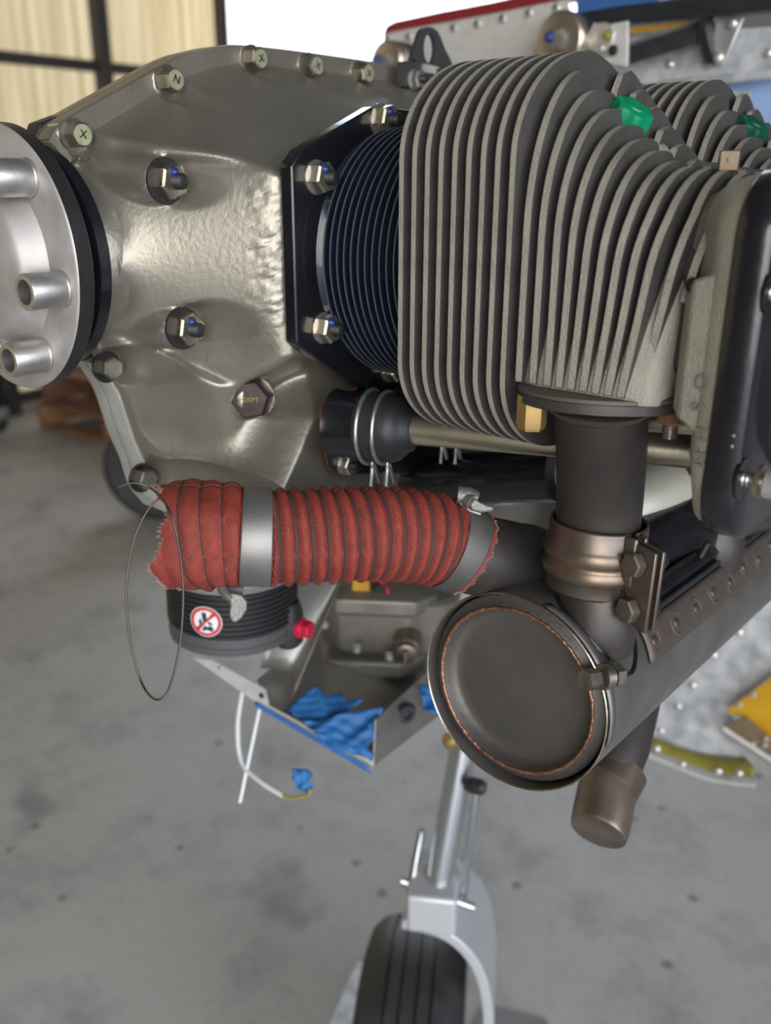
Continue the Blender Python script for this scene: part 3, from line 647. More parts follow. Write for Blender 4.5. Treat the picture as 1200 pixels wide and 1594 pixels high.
def build_cover(label):
    t = thing('rocker_cover', label, 'cover', (.372, YC, 1.17), 'black rocker covers')
    def rb(fr, ba, zt, zb_, x, r):
        pts = []; cs = [(fr+r, zb_+r, pi, 1.5*pi), (ba-r, zb_+r, 1.5*pi, 2*pi), (ba-r, zt-r, 0, .5*pi), (fr+r, zt-r, .5*pi, pi)]
        for cy_, cz_, a0, a1 in cs:
            for q in range(9): a_ = a0+(a1-a0)*q/8; pts.append(V(x, YC+cy_+r*cos(a_), 1.2+cz_+r*sin(a_)))
        return pts
    obj('flange', MB().loft([rb(-.0895, .082, .047, -.1035, .369, .026), rb(-.0905, .083, .048, -.1045, .370, .027), rb(-.0905, .083, .048, -.1045, .382, .027), rb(-.089, .0815, .0465, -.103, .3835, .026)]), M_BLACK, t, angle=50)
    obj('dome', MB().loft([rb(-.056, .056, .030, -.078, .3835, .02), rb(-.053, .053, .027, -.075, .392, .02), rb(-.050, .050, .024, -.072, .414, .022), rb(-.042, .042, .015, -.064, .420, .022)]), M_COVER, t, angle=50)
    for (y, z) in ((-.0855, -.0715), (-.0850, .0035), (.062, -.0715), (.062, .0035)):
        p = V(.3835, YC+y, 1.2+z); s_ = obj('screw', MB().lathe(p+V(.010, 0, 0), (1, 0, 0), [(0, .0050), (.0001, .0062), (.0075, .0062), (.0095, .0045), (.0102, .002)], 28), M_ALU, t, loc=p)
        obj('shank', MB().lathe(p, (1, 0, 0), [(i*.0009, .0034 if i % 2 else .0030) for i in range(12)], 16), M_STEEL, s_)
        obj('spring_washer', MB().lathe(p+V(.0065, 0, 0), (1, 0, 0), [(0, .0035), (0, .0072), (.0018, .0072), (.0018, .0035)], 26, closed=True), M_ZINC, s_)
        obj('slot', MB().box(p+V(.0195, 0, 0), (.0022, .0012, .0105), Matrix.Rotation(.5, 3, 'X')), M_BLACK, s_)
        obj('lower_washer', MB().lathe(p+V(-.0005, 0, 0), (1, 0, 0), [(0, .003), (0, .0086), (.0012, .0086), (.0012, .003)], 26, closed=True), M_BLACK, s_)
    for z in (-.053, -.0575): obj('paint_chip', MB().lathe((.3795, YC-.0903, 1.2+z), (0, -1, 0), [(0, .0008), (.0003, .0007)], 8), M_CAST, t)
    return t
cv = build_cover('black rocker cover with slotted screws at the right edge of the front cylinder')
cv2 = copy_tree(cv, None, (0, .168, 0)); cv2['label'] = 'black rocker cover on the rear cylinder at the far right'
# plug caps and the copper eye
def cap(c, R, m, label, r=.0085):
    t = thing('spark_plug_cap', label, 'plug cap', c, 'spark plug hole caps')
    n = 24; lo = []
    for z, k in ((0, 1.), (.012, 1.), (.0145, .92), (.0150, .7)):
        lo.append([V(c)+R @ V((r+.0009*cos(6*a))*k*cos(a), (r+.0009*cos(6*a))*k*sin(a), z) for a in [2*pi*i/48 for i in range(48)]])
    obj('cap', MB().loft(lo), m, t, angle=40)
    obj('top_disc', MB().lathe(V(c)+R @ V(0, 0, .0148), R @ V(0, 0, 1), [(0, r*.55), (.0008, r*.5)], 24), m, t)
    return t
Rg = V(.55, -.15, .8).to_track_quat('Z', 'Y').to_matrix()
cap(V(.2850, YC-.022, 1.2635), Rg, M_GREEN, 'bright green plastic cap in the plug well of the front cylinder', .0098)
cap(V(.2850, YC-.022+.168, 1.2635), Rg, M_DGREEN, 'dark blotched green cap in the plug well of the rear cylinder', .0098)
ey = thing('copper_tab', 'small copper tab with a hole standing on the front head', 'tab', (.345, .144, 1.2465))
obj('tab', MB().box((.345, .146, 1.2515), (.0085, .002, .0085), Matrix.Rotation(.55, 3, 'Z')), M_TAB, ey, bevel=.0006)
obj('hole', MB().lathe((.3456, .1449, 1.252), (.52, -.85, 0), [(0, .0011), (.0006, .0010)], 12), M_BLACK, ey)
# lifting eye on the case spine
le = thing('lifting_eye', 'triangular black steel lifting eye bolted on the spine of the crankcase', 'bracket', (0, .392, 1.315))
mb = MB(); outer = []; 
LX = .028
tri = [on_t(x, y, LX) for x, y in ((622, 134), (624, 98), (655, 47), (668, 42), (681, 50), (707, 106), (700, 128), (660, 140))]
cs_ = spline([V(0, a, b) for a, b in tri]+[V(0, *tri[0])], 4)[:-1]
hc_ = on_t(668, 76, LX)
hole = [(hc_[0]+.0075*cos(a), hc_[1]+.0105*sin(a)) for a in [2*pi*k/24 for k in range(24)]]
bm_o = [(p.y, p.z) for p in cs_]
def ring_plate(outer, inner, x, th, m):
    n = 48
    cy_ = sum(p[0] for p in inner)/len(inner); cz_ = sum(p[1] for p in inner)/len(inner)
    def resample(poly):
        res = []
        for k in range(n):
            a = 2*pi*k/n; d = (cos(a), sin(a)); best = None
            for i in range(len(poly)):
                p, q = poly[i], poly[(i+1) % len(poly)]; ex, ez = q[0]-p[0], q[1]-p[1]; den = d[0]*ez-d[1]*ex
                if abs(den) < 1e-12: continue
                t = ((p[0]-cy_)*ez-(p[1]-cz_)*ex)/den; u = ((p[0]-cy_)*d[1]-(p[1]-cz_)*d[0])/den
                if t > 0 and -1e-6 <= u <= 1+1e-6 and (best is None or t > best): best = t
            res.append((cy_+d[0]*(best or .001), cz_+d[1]*(best or .001)))
        return res
    O, I = resample(outer), resample(inner); L = []
    for (src, xx) in ((I, x), (O, x), (O, x+th), (I, x+th)): L.append([V(xx, a, b) for a, b in src])
    vs = [p for l in L for p in l]; fs = []
    for i in range(4):
        j = (i+1) % 4
        for k in range(n): fs.append((i*n+k, i*n+(k+1) % n, j*n+(k+1) % n, j*n+k))
    return MB().add(vs, fs)
mbp = ring_plate([(p.y, p.z) for p in spline([V(0, *on_t(x, y, LX)) for x, y in ((638, 96), (648, 66), (655, 47), (668, 42), (681, 50), (692, 76), (704, 106), (672, 100), (638, 96))], 4)[:-1]], hole, LX-.003, .0035, None)
M_EYE = mat('grey_bracket_paint', (.055, .054, .055), .3, .45)
for quad in (((622, 134), (624, 96), (645, 92), (646, 134)), ((685, 106), (705, 104), (702, 132), (680, 136)), ((640, 113), (690, 121), (690, 137), (640, 136))):
    mbp.prism([V(LX-.003, *on_t(x, y, LX)) for x, y in quad], (.0035, 0, 0))
obj('plate', mbp, M_EYE, le)
obj('foot', MB().box((LX*.45, on_t(650, 128, LX)[0]+.01, 1.306), (LX*.9, .05, .006)), M_DARK, le, bevel=.001)
bolt(le, (LX+.001, *on_t(643, 124, LX)), (1, 0, 0), .0115, .007, M_STEEL, 'bolt', .0075, M_STEEL, stud=.004, studm=M_DARK)
# ================================================================ pushrod housings
def build_pushrod(label, lab2):
    ph = thing('pushrod_housing', lab2, 'housing', (.125, .15, 1.10), 'black tappet housings')
    return ph
DT = (at(1060, 702, .47)-at(615, 667, .53)).normalized()
P0 = at(615, 667, .535); P0 = P0+DT*.010
tubeA = P0; tubeB = P0+DT*.215
hs = thing('tappet_housing', 'black painted tappet housing with red gasket on the lower crankcase', 'housing', (.12, .16, 1.10))
gk = [on(px, py, 0, .1215) for px, py in ((497, 640), (510, 622), (540, 607), (600, 592), (680, 585), (720, 640), (690, 735), (520, 740), (509, 728), (497, 665))]
obj('gasket', MB().prism(gk, (.0016, 0, 0)), M_GASK, hs)
bd = [on(px, py, 0, .1232) for px, py in ((499, 641), (511, 624), (541, 609), (600, 594), (680, 587), (720, 640), (690, 733), (521, 738), (511, 727), (499, 665))]
obj('flange', MB().prism(bd, (.004, 0, 0)), M_BLACK, hs, bevel=.001)
c0 = tubeA-DT*.052
obj('barrel', MB().lathe(c0+DT*.003, DT, [(0, .0215), (.004, .0203), (.018, .0200), (.024, .0200)], 48), M_BLACK, hs)
c1 = c0+V(0, .072, -.002)
obj('barrel', MB().lathe(c1+DT*.001, DT, [(0, .0235), (.004, .0222), (.014, .0212), (.016, .020)], 48), M_BLACK, hs)
obj('web', MB().prism([on(540, 620, 0, .128), on(650, 598, 0, .128), on(690, 640, 0, .128), on(560, 650, 0, .128)], (.012, 0, 0)), M_BLACK, hs, bevel=.003)
nt_ = on(537, 722, 0, .1275)
bolt(hs, nt_, (1, 0, 0), .0115, .0065, M_STEEL, 'nut', .0075, M_CAD, stud=.004, studm=M_DARK)
def build_tube(label):
    t = thing('pushrod_tube', label, 'tube', tubeA, 'pushrod tubes')
    obj('tube', MB().lathe(tubeA-DT*.004, DT, [(0, .0088), (.220, .0088)], 40), M_CADT, t)
    obj('boot', MB().lathe(tubeA-DT*.030, DT, [(0, .0205), (.002, .0212), (.012, .0212), (.0125, .0205), (.014, .0205), (.020, .0205), (.0235, .0192), (.0265, .0165), (.0285, .0140), (.0315, .0128), (.033, .0105), (.0325, .0089)], 48), M_RUB, t, angle=50)
    d, u, w = frame(DT)
    for off, r in ((-.0255, .0221), (-.0155, .0215)):
        c = tubeA+DT*off; dn = V(0, 0, -1); dn = (dn-d*dn.dot(d)).normalized(); sd = d.cross(dn)
        pts = []
        a0 = -.12; a1 = 2*pi+.12
        pts.append(c+dn*(r+.0150)+sd*(.0075)+DT*.001); pts.append(c+dn*(r+.004)+sd*.0032)
        for i in range(41):
            a = a0+(a1-a0)*i/40; pts.append(c+(dn*cos(a)+sd*sin(-a))*r+DT*(.0022*(i/40-.5)))
        pts.append(c+dn*(r+.004)-sd*.0032+DT*.0012); pts.append(c+dn*(r+.0140)-sd*.0080+DT*.002)
        obj('spring_clamp', MB().tube(spline(pts, 3), .00135, 8), M_WINGZ, t)
    return t
M_CADT = mat('plated_tube', (.56, .50, .35), .85, .30, .12, 25, .1, 500, col2=(.50, .46, .36))
M_WINGZ = mat('zinc_wire', (.42, .43, .43), .85, .38, .15, 200)
pt = build_tube('gold plated pushrod tube with black rubber boot under the front cylinder, nearer one')
pt2 = copy_tree(pt, None, (0, .072, -.002)); pt2['label'] = 'second pushrod tube just behind the first, boot half hidden by the fins'

# ================================================================ sump, intake pipe and other parts under the engine
sm = thing('oil_sump', 'beige cast oil sump and intake casting behind the exhaust', 'sump', (.10, .36, 1.0))
obj('body', MB().loft([[V(.0+sx*w_, .40+sy*l_, z) for sx, sy in ((1, -.9), (1, .9), (.9, 1), (-.9, 1), (-1, .9), (-1, -.9), (-.9, -1), (.9, -1))] for w_, l_, z in ((.185, .135, 1.045), (.195, .14, 1.035), (.19, .13, .985), (.17, .10, .962))]), M_INT, sm, bevel=.008, segs=3)
obj('intake_elbow', MB().tube(spline([at(1110, 725, .66), at(1045, 752, .62), at(985, 785, .60), at(930, 795, .60)], 6), [.024]*19, 24), M_INT, sm)
ip = thing('intake_pipe', 'dark painted intake pipe running behind the red hose', 'pipe', at(750, 750, .58))
obj('pipe', MB().tube(spline([at(628, 755, .66), at(690, 748, .635), at(780, 742, .60), at(868, 738, .575)], 8), .0180, 32), M_BLACK, ip)
obj('end_band', MB().lathe(at(888, 737, .57), at(896, 736, .565)-at(780, 742, .60), [(0, .0175), (0, .0205), (.008, .0205), (.008, .0175)], 32, closed=True), M_ALU, ip)
obj('lower_edge', MB().tube([at(770, 786, .60), at(880, 772, .575)], .0012, 8), M_GALV, ip)
ip2 = thing('dark_hose', 'black hose and clips hanging behind the spring clamps', 'hose', at(560, 750, .62))
obj('hose', MB().tube(spline([at(552, 700, .62), at(545, 745, .62), at(560, 800, .62)], 6), .009, 16), M_RUB, ip2)
obj('fitting', MB().lathe(at(590, 758, .60), (0, 0, -1), [(0, .004), (.004, .007), (.016, .007), (.018, .005)], 16), M_STEEL, ip2)
obj('clip', MB().tube([at(600, 735, .59), at(603, 790, .59)], .0022, 8), M_WINGZ, ip2)
obj('cable', MB().tube(spline([at(500, 715, .63), at(540, 760, .63), at(600, 800, .64)], 6), .005, 12), M_RUB, ip2)

hd = thing('heat_duct', 'black duct in the gap behind the exhaust clamp and above the muffler', 'duct', at(1050, 830, .62))
obj('duct', MB().tube(spline([at(985, 880, .575), at(1040, 840, .60), at(1110, 800, .64), at(1180, 780, .70)], 6), .027, 32), M_BLACK, hd)

# ================================================================ exhaust
def build_riser(label):
    t = thing('exhaust_riser', label, 'exhaust pipe', (.304, .13, 1.15), 'exhaust risers')
    path = [V(.3065, .1225, 1.147), V(.3045, .130, 1.132), V(.3015, .140, 1.112), V(.2985, .149, 1.088), V(.2975, .152, 1.062)]
    obj('pipe', MB().tube(spline(path, 6), .0224, 48), M_EXH, t)
    # oval flange
    ax = V(.86, .50, 0).normalized(); ay = V(-ax.y, ax.x, 0); c = V(.3105, .1195, 1.149); lo = []
    def oval(z, g):
        pts = []
        for k in range(64):
            a = 2*pi*k/64; r1 = .0265+g; r2 = .040+g
            x = cos(a); y = sin(a)
            rad = r1*r2/sqrt((r2*y)**2+(r1*x)**2)
            pts.append(c+(ax*x+ay*y)*rad+V(0, 0, z))
        return pts
    obj('gasket', MB().loft([oval(.0015, .0005), oval(.0032, .0005)]), M_RUST, t)
    obj('flange', MB().loft([oval(-.004, -.001), oval(-.0035, 0), oval(.001, 0), oval(.0015, -.001)]), M_EXH, t)
    obj('weld_fillet', MB().lathe(c+V(-.004, .003, -.004), (-.05, .12, -1), [(0, .0275), (.002, .0255), (.0045, .0228)], 40), M_RUST, t)
    b1 = c-ax*.0315+V(0, -.004, -.0005); b2 = c+ax*.0325+V(.0, -.004, -.004)
    n1 = obj('brass_nut', MB().hexagon(b1, (0, 0, -1), .0125, .0165, a0=.4), M_BRASS, t, angle=25)
    n2 = obj('copper_nut', MB().hexagon(b2, (0, 0, -1), .0115, .0075, a0=.2), M_BRASS2, t, angle=25)
    obj('stud', MB().lathe(b2, (0, 0, -1), sum([[(.007+i*.0010, .0032), (.0075+i*.0010, .0037)] for i in range(8)], []), 18), M_STEEL, n2)
    return t
er = build_riser('dark exhaust riser pipe with oval flange and brass nuts under the front cylinder')
er2 = copy_tree(er, None, (0.0, .168, 0)); er2['label'] = 'dark exhaust riser of the rear cylinder entering the muffler at the right'

MA = V(.003, .9988, -.048).normalized(); MC = at(796, 1078, .5)+V(0, 0, 0); MRAD = .0578
mf = thing('muffler', 'cylindrical steel exhaust muffler with round stained end cap facing forward', 'muffler', MC)
_, mu, mw = frame(MA)
def mpt(t, ang, r=MRAD): return MC+MA*t+(V(1, 0, 0)*cos(ang)+V(0, .048, 1)*sin(ang))*r
obj('shroud', MB().lathe(MC, MA, [(.0, MRAD-.0008), (.0, MRAD), (.46, MRAD), (.47, MRAD-.006), (.02, MRAD-.0016)], 120, closed=True), M_SHROUD, mf)
obj('rolled_lip', MB().lathe(MC-MA*.0006, MA, [(0, MRAD-.0006), (-.0005, MRAD-.0002), (0, MRAD+.0003), (.0012, MRAD+.0003), (.0012, MRAD-.0006)], 120, closed=True), M_ZINC, mf)
obj('end_cap', MB().lathe(MC, MA, [(.013, MRAD-.0016), (.0060, MRAD-.0030), (.0050, MRAD-.0055), (.0035, .0505), (.0020, .0490), (.0020, .0476), (.0050, .0462), (.0082, .0450), (.0096, .0425), (.0098, .0380), (.0092, .02), (.0090, 0)], 120), M_CAPD, mf, angle=50)
n = 200; wp = []
for k in range(n):
    a = 2*pi*k/n; wp.append(mpt(.0018, a, .0484+.00012*sin(a*53)+.00012*sin(a*31)))
obj('weld_bead', MB().tube(wp, [.00105+.00022*sin(k*2.3) for k in range(n)], 8, closed=True), M_WELD, mf, angle=80)
# overlapping lip sheet, screw at the rim
arc = [mpt(.0, a, MRAD+.0009) for a in np.linspace(radians(-10), radians(75), 30)]; arc2 = [mpt(.0075-.004*abs(i/29-.5), a, MRAD+.0007) for i, a in enumerate(np.linspace(radians(-10), radians(75), 30))]
o = obj('lip_strap', MB().grid([[a, b] for a, b in zip(arc, arc2)]), M_SHROUD, mf); so = o.modifiers.new('solid', 'SOLIDIFY'); so.thickness = .0008; so.offset = 1
ba = radians(36); bp0 = mpt(.0005, radians(29), MRAD+.0025)
tdir = (MA*.9+V(.35, 0, -.1)).normalized()
rb_ = obj('rim_bolt', MB().hexagon(bp0+tdir*.004, tdir, .0115, .0065, a0=.3), M_BOLT, mf, loc=bp0)
obj('washer', MB().lathe(bp0-tdir*.003, tdir, [(0, .0066), (.002, .0068), (.0025, .006), (.0055, .0064), (.0065, .0058)], 24), M_BOLT, rb_)
obj('nut', MB().hexagon(bp0-tdir*.014, tdir, .0098, .0085), M_BOLT, rb_)
# riveted heat-stained patch running along the top outer side
ang0, ang1 = radians(17), radians(38)
rows = [[mpt(t, a, MRAD+.0011+.0004*sin(t*300+a*9)) for a in np.linspace(ang0, ang1, 7)] for t in np.linspace(.052, .40, 46)]
o = obj('patch_strip', MB().grid(rows), M_RUST, mf); so = o.modifiers.new('solid', 'SOLIDIFY'); so.thickness = .001; so.offset = 1
for i in range(11):
    t = .0625+i*.0300+.0015*sin(i*7); a = radians(27+2*sin(i*3)); p = mpt(t, a, MRAD+.0012); nrm = (p-(MC+MA*t)).normalized()
    sb_ = obj('spot_weld', MB().lathe(p, nrm, [(-.001, .0080), (.0004, .0076), (.0011, .0066), (.0006, .0052), (.0002, .0040)], 24), M_RUST, mf, loc=p)
    obj('nugget', MB().lathe(p, nrm, [(0, .0036), (.0012, .0030), (.0018, .0016), (.0019, .0004)], 14), M_CLAMP, sb_)
# short elbow rising out of the shroud to the clamp
E0 = V(.2975, .152, 1.064)
el = spline([E0+V(0, 0, -.002), V(.2985, .1515, 1.050), V(.3020, .1480, 1.036), V(.3060, .1440, 1.020), V(.3060, .1445, 1.013), V(.3055, .1450, 1.007)], 6)
obj('inlet_elbow', MB().tube(el, [.0222]*8+[.0220-.00009*min(i, 14) for i in range(len(el)-8)], 48), M_EXH, mf, angle=70)
hp = []
for k in range(72):     # dark rim of the hole in the shroud around the elbow
    a = 2*pi*k/72; x = .3058+.0218*cos(a); y = .1442+.0218*sin(a); dx = x-(MC.x+.003*(y-MC.y))
    z = MC.z-.048*(y-MC.y)+sqrt(max(.0, MRAD**2-dx*dx)); hp.append(V(x, y, z)+V(dx, 0, z-MC.z).normalized()*.0004)
el2 = [p+V(0, .168, -.008) for p in el]
obj('inlet_elbow', MB().tube(el2, .0225, 40), M_EXH, mf, angle=70)
obj('hole_rim', MB().tube(hp, .0013, 6, closed=True), M_BLACK, mf)
# cooling-air cone to the red hose
hz = at(752, 852, .505); hdir = V(.86, .42, -.15).normalized()
cpath = [hz-hdir*.035, hz-hdir*.01, hz+hdir*.012, hz+hdir*.03, hz+hdir*.05]
obj('hose_spigot', MB().tube(spline([at(690, 846, .497), at(733, 862, .503), at(800, 874, .525), at(850, 890, .55)], 5), [.0225]*6+[.0228]*5+[.024]*5, 40), M_EXH, mf)
# tail pipe
tp = thing('tail_pipe', 'short heat-tinted tail pipe pointing down below the muffler', 'exhaust pipe', at(945, 1200, .6))
obj('stub', MB().tube([at(985, 1080, .66), at(965, 1160, .635), at(950, 1195, .628)], .0205, 40), M_EXH, tp)
obj('band', MB().tube([at(962, 1195, .630), at(946, 1222, .622)], [.0212, .0214], 40), M_CLAMP, tp)
M_TAIL = mat('tinted_tail_pipe', (.34, .275, .22), .85, .42, .2, 40, .1, 200, col2=(.21, .17, .145))
obj('outlet', MB().tube(spline([at(950, 1205, .626), at(942, 1245, .616), at(934, 1285, .606), at(931, 1296, .603)], 4), [.0185+.0015*min(1, i/3)-.0012*max(0, (i-6)/6) for i in range(13)], 40), M_TAIL, tp)
# clamp around riser and elbow
cl = thing('exhaust_clamp', 'two-rib steel clamp joining riser pipe and muffler elbow', 'clamp', E0)
prof = [(-.0185, .0236), (-.017, .0239), (-.011, .0240), (-.0095, .0256), (-.0065, .0270), (-.0035, .0256), (-.0015, .0247), (.0005, .0256), (.0035, .0270), (.0065, .0256), (.008, .0246), (.017, .0243), (.0185, .0240)]
cdir = V(.0, .06, 1).normalized(); d_, u_, w_ = frame(cdir)
lug = V(.94, -.36, 0); lug = (lug-d_*lug.dot(d_)).normalized(); ln = d_.cross(lug)
CC = V(.2985, .1505, 1.0555)
for half in (0, 1):
    a0 = atan2(.0025, .024); rows = []
    aa = np.linspace(a0, pi+.0, 36) if half else np.linspace(-a0, -pi, 36)
    for a in aa: rows.append([CC+d_*t*1.0+(lug*cos(a)+ln*sin(a))*(r+.0004) for t, r in prof])
    o = obj('half_band', MB().grid(rows), M_CLAMP, cl, angle=80); so = o.modifiers.new('solid', 'SOLIDIFY'); so.thickness = .0013; so.offset = 1
    s_ = 1 if half else -1
    g0 = .0016*s_
    pl_ = [(.0240, .0185), (.0300, .0155), (.0440, .0150), (.0445, .0140), (.0445, -.0270), (.0435, -.0285), (.0310, -.0270), (.0300, -.0190), (.0285, -.0120), (.0240, -.0100)]
    obj('lug_plate', MB().prism([CC+lug*(x)+d_*z+ln*g0 for x, z in pl_], ln*(.0022*s_)), M_CLAMP, cl, bevel=.0006)
    obj('lug_bend', MB().loft([[CC+lug*x+d_*z+ln*(y*s_) for x, y in ((.0225, .0060), (.0265, .0062), (.0315, .0042), (.0315, .0020), (.025, .0030), (.0215, .0048))] for z in (-.0085, .018)]), M_CLAMP, cl, bevel=.0008)
for z in (-.019, .006):
    p = CC+lug*.036+d_*z-ln*.0042
    hb = obj('clamp_bolt', MB().hexagon(p-lug*.002, -ln, .0115, .0055, a0=.2), M_BOLT, cl, loc=p)
    obj('shank', MB().lathe(p-ln*.0+ln*.0005-lug*.002, ln, [(0, .003), (.016, .003)], 14), M_STEEL, hb)
    obj('nut', MB().hexagon(CC+lug*.034+d_*z+ln*.0042, ln, .0115, .008), M_DARK, hb)
# black hinge strip with two threaded studs behind the clamp
hg = thing('black_hinge_strip', 'black folded strip with two threaded studs along the muffler seam', 'strip', mpt(.18, radians(62)))
o = obj('strip', MB().grid([[mpt(t, radians(42), MRAD+.001), mpt(t, radians(46), MRAD+.007), mpt(t, radians(54), MRAD+.009)] for t in np.linspace(.065, .26, 14)]), M_BLACK, hg); so = o.modifiers.new('solid', 'SOLIDIFY'); so.thickness = .0015
obj('hinge_pin', MB().tube([mpt(t, radians(41), MRAD+.0022) for t in (.060, .16, .265)], .0018, 10), M_RUB, hg)
for t in (.150, .205):
    p = mpt(t, radians(50), MRAD+.008); nrm = (mpt(t, radians(72), 1)-mpt(t, radians(72), 0)).normalized()
    obj('stud', MB().lathe(p, nrm, sum([[(i*.0011, .0018), (.0005+i*.0011, .0022)] for i in range(11)], []), 14), M_DARK, hg)
# ================================================================ red hose
hc = spline([at(240, 838, .462), at(330, 833, .462), at(420, 836, .466), at(500, 834, .472), at(580, 831, .480), at(640, 834, .488), at(680, 841, .494), at(712, 853, .499), at(733, 864, .502)], 40)
hl = [0.]
for a, b in zip(hc[:-1], hc[1:]): hl.append(hl[-1]+(b-a).length)
HL = hl[-1]
def hpos(s_):
    s_ = max(0, min(HL-1e-6, s_)); i = np.searchsorted(hl, s_)-1; i = max(0, min(len(hc)-2, i)); f = (s_-hl[i])/(hl[i+1]-hl[i]); return hc[i].lerp(hc[i+1], f)
def hfr(s_):
    t = (hpos(s_+.004)-hpos(s_-.004)).normalized(); u = V(0, 0, 1); u = (u-t*u.dot(t)).normalized(); return t, u, t.cross(u)
def sof(px): # arc length where the hose axis passes image column px (used once, to place the bands)
    best = min(range(len(hc)), key=lambda i: abs(600+FPX*((hc[i]-CAM).dot(RT))/((hc[i]-CAM).dot(FW))-px)); return hl[best]
sC1, sC2 = sof(398), sof(709)
PITCH_H = .00765
def hrad(s_, a):
    base = .0243
    ph = (s_/PITCH_H - a/(2*pi))
    if s_ < sC1-.008:                          # loose torn end
        k = (sC1-.008-s_)/.05; ph2 = s_/.0088-a/(2*pi)
        return .0240+.0030*min(1, k*2)+.0026*abs(sin(pi*ph2))**.7*(1-.75*min(1, k))+.0045*math.exp(-((s_-.028)/.006)**2)*max(0, -cos(a-.5))**3+.0012*sin(3*a+s_*160)*min(1, k)+.0010*sin(5*a-s_*90)
    if abs(s_-sC1) < .008: return base-.0002
    if abs(s_-sC2) < .0075 or s_ > sC2: return .0240
    return base-.0018+.0034*abs(sin(pi*ph))**1.15
SE = 2*pi/88
rows = []
ns = 430
jag = [0.006*(1.3*abs(sin(a*1.5+.4))+.5*abs(sin(a*5+1))+.22*random.random()) for a in np.linspace(0, 2*pi, 88, endpoint=False)]
for i in range(ns+1):
    row = []
    for k in range(88):
        a = k*SE; s0 = jag[k]*1.15+.001; s1 = HL-.0016*abs(sin(a*8.3))-.001*random.random()*0
        s_ = s0+(s1-s0)*i/ns
        t, u, w = hfr(s_); row.append(hpos(s_)+(u*cos(a)+w*sin(a))*hrad(s_, a))
    rows.append(row)
rh = thing('red_hose', 'red ribbed silicone hose with a torn end, clamped across the front of the engine', 'hose', hpos(.08))
rows_c = [r+[r[0]] for r in rows]
o = obj('hose_body', MB().grid(rows_c), M_RED, rh, angle=70); so = o.modifiers.new('solid', 'SOLIDIFY'); so.thickness = .0011; so.offset = -1
# stitched wire thread lying in the grooves, thickened so its dark colour adds groove shadow
def thread(s_a, s_b, pitch, lift, name, m, r):
    pts = []; a = 0.; N = int((s_b-s_a)/pitch*40)
    for i in range(N+1):
        s_ = s_a+(s_b-s_a)*i/N; a = 2*pi*s_/pitch; t, u, w = hfr(s_); pts.append(hpos(s_)+(u*cos(a)+w*sin(a))*(hrad(s_, a)+lift))
    return obj(name, MB().tube(pts, r, 5), m, rh)
thread(sC1+.009, sC2-.0085, PITCH_H, .0003, 'groove_thread_shade', M_THREAD_SHADE, .0015)
thread(.016, sC1-.010, .0088, .0003, 'groove_thread_shade', M_THREAD_SHADE, .0007)
fr = MB()
for k in range(88):
    for q in range(3):
        a = (k+q/3)*SE; s0 = jag[k]*1.15+.001; t, u, w = hfr(s0); p = hpos(s0)+(u*cos(a)+w*sin(a))*hrad(s0, a)
        fr.tube([p, p-t*(.0012+.0012*random.random())+u*random.uniform(-.0006, .0006)+w*random.uniform(-.0006, .0006)], .0001, 4)
        s1 = HL-.0016*abs(sin(a*8.3)); t, u, w = hfr(s1); p = hpos(s1)+(u*cos(a)+w*sin(a))*.0240
        fr.tube([p, p+t*(.0008+.0008*random.random())+u*random.uniform(-.0005, .0005)], .0001, 4)
fz = obj('frayed_threads', fr, M_FRAY, rh); fz['kind'] = 'stuff'
wpts = [(185, 758), (212, 752), (240, 764), (262, 792), (276, 840), (284, 900), (284, 960), (277, 1020), (262, 1074), (243, 1089), (222, 1066), (205, 1010), (197, 940), (200, 880), (213, 828), (236, 786), (262, 768)]
obj('loose_wire', MB().tube(spline([at(x, y, .428 if 3 <= i <= 9 else .444) for i, (x, y) in enumerate(wpts)], 8), .00058, 8), M_WIRE, rh, label='thin loose wire looped down from the torn hose end')
def hclamp(s_, halfw, r, m, label):
    t = thing('hose_clamp', label, 'clamp', hpos(s_), 'hose clamps on the red hose')
    rows = []
    for k in range(97):
        a = 2*pi*k/96; row = []
        for q in (-1, -.9, .9, 1):
            tt, u, w = hfr(s_+q*halfw); row.append(hpos(s_+q*halfw)+(u*cos(a)+w*sin(a))*(r-(.0003 if abs(q) == 1 else 0)))
        rows.append(row)
    o = obj('band', MB().grid(rows), m, t, angle=60); so = o.modifiers.new('solid', 'SOLIDIFY'); so.thickness = .0007; so.offset = 1
    return t
h1 = hclamp(sC1, .0072, .0252, M_BAND, 'bright steel hose clamp near the torn left end of the red hose')
h2 = hclamp(sC2, .0070, .0247, M_BAND2, 'dark steel hose clamp at the muffler end of the red hose')
# thumb screws: leaf below the first band, barrel and wing on the second
lp = [(352, 928), (362, 922), (376, 926), (385, 936), (384, 950), (376, 962), (366, 970), (359, 966), (356, 956), (358, 944), (357, 936)]
lf = [at(x, y, .452) for x, y in lp]; nn = ray(370, 945).normalized()
obj('thumb_screw', MB().prism(lf, nn*.0028, True), M_WING, h1, bevel=.0009)
obj('screw_neck', MB().tube([at(346, 915, .456), at(353, 926, .453), at(361, 933, .452)], [.0030, .0026, .0022], 14), M_BAND, h1)
obj('screw_housing', MB().tube([at(342, 914, .462), at(378, 918, .465)], .0036, 14), M_BAND2, h1)
a_, b_ = at(713, 784, .487), at(742, 769, .487)
obj('screw_housing', MB().tube([at(712, 770, .486), at(728, 772, .486), at(742, 778, .486)], [.0048, .0050, .0046], 18), M_WING, h2)
obj('thumb_screw', MB().prism([at(x, y, .481) for x, y in ((729, 785), (738, 775), (746, 781), (757, 786), (768, 789), (767, 796), (748, 798), (734, 795))], nn*.003, True), M_WING, h2, bevel=.001)
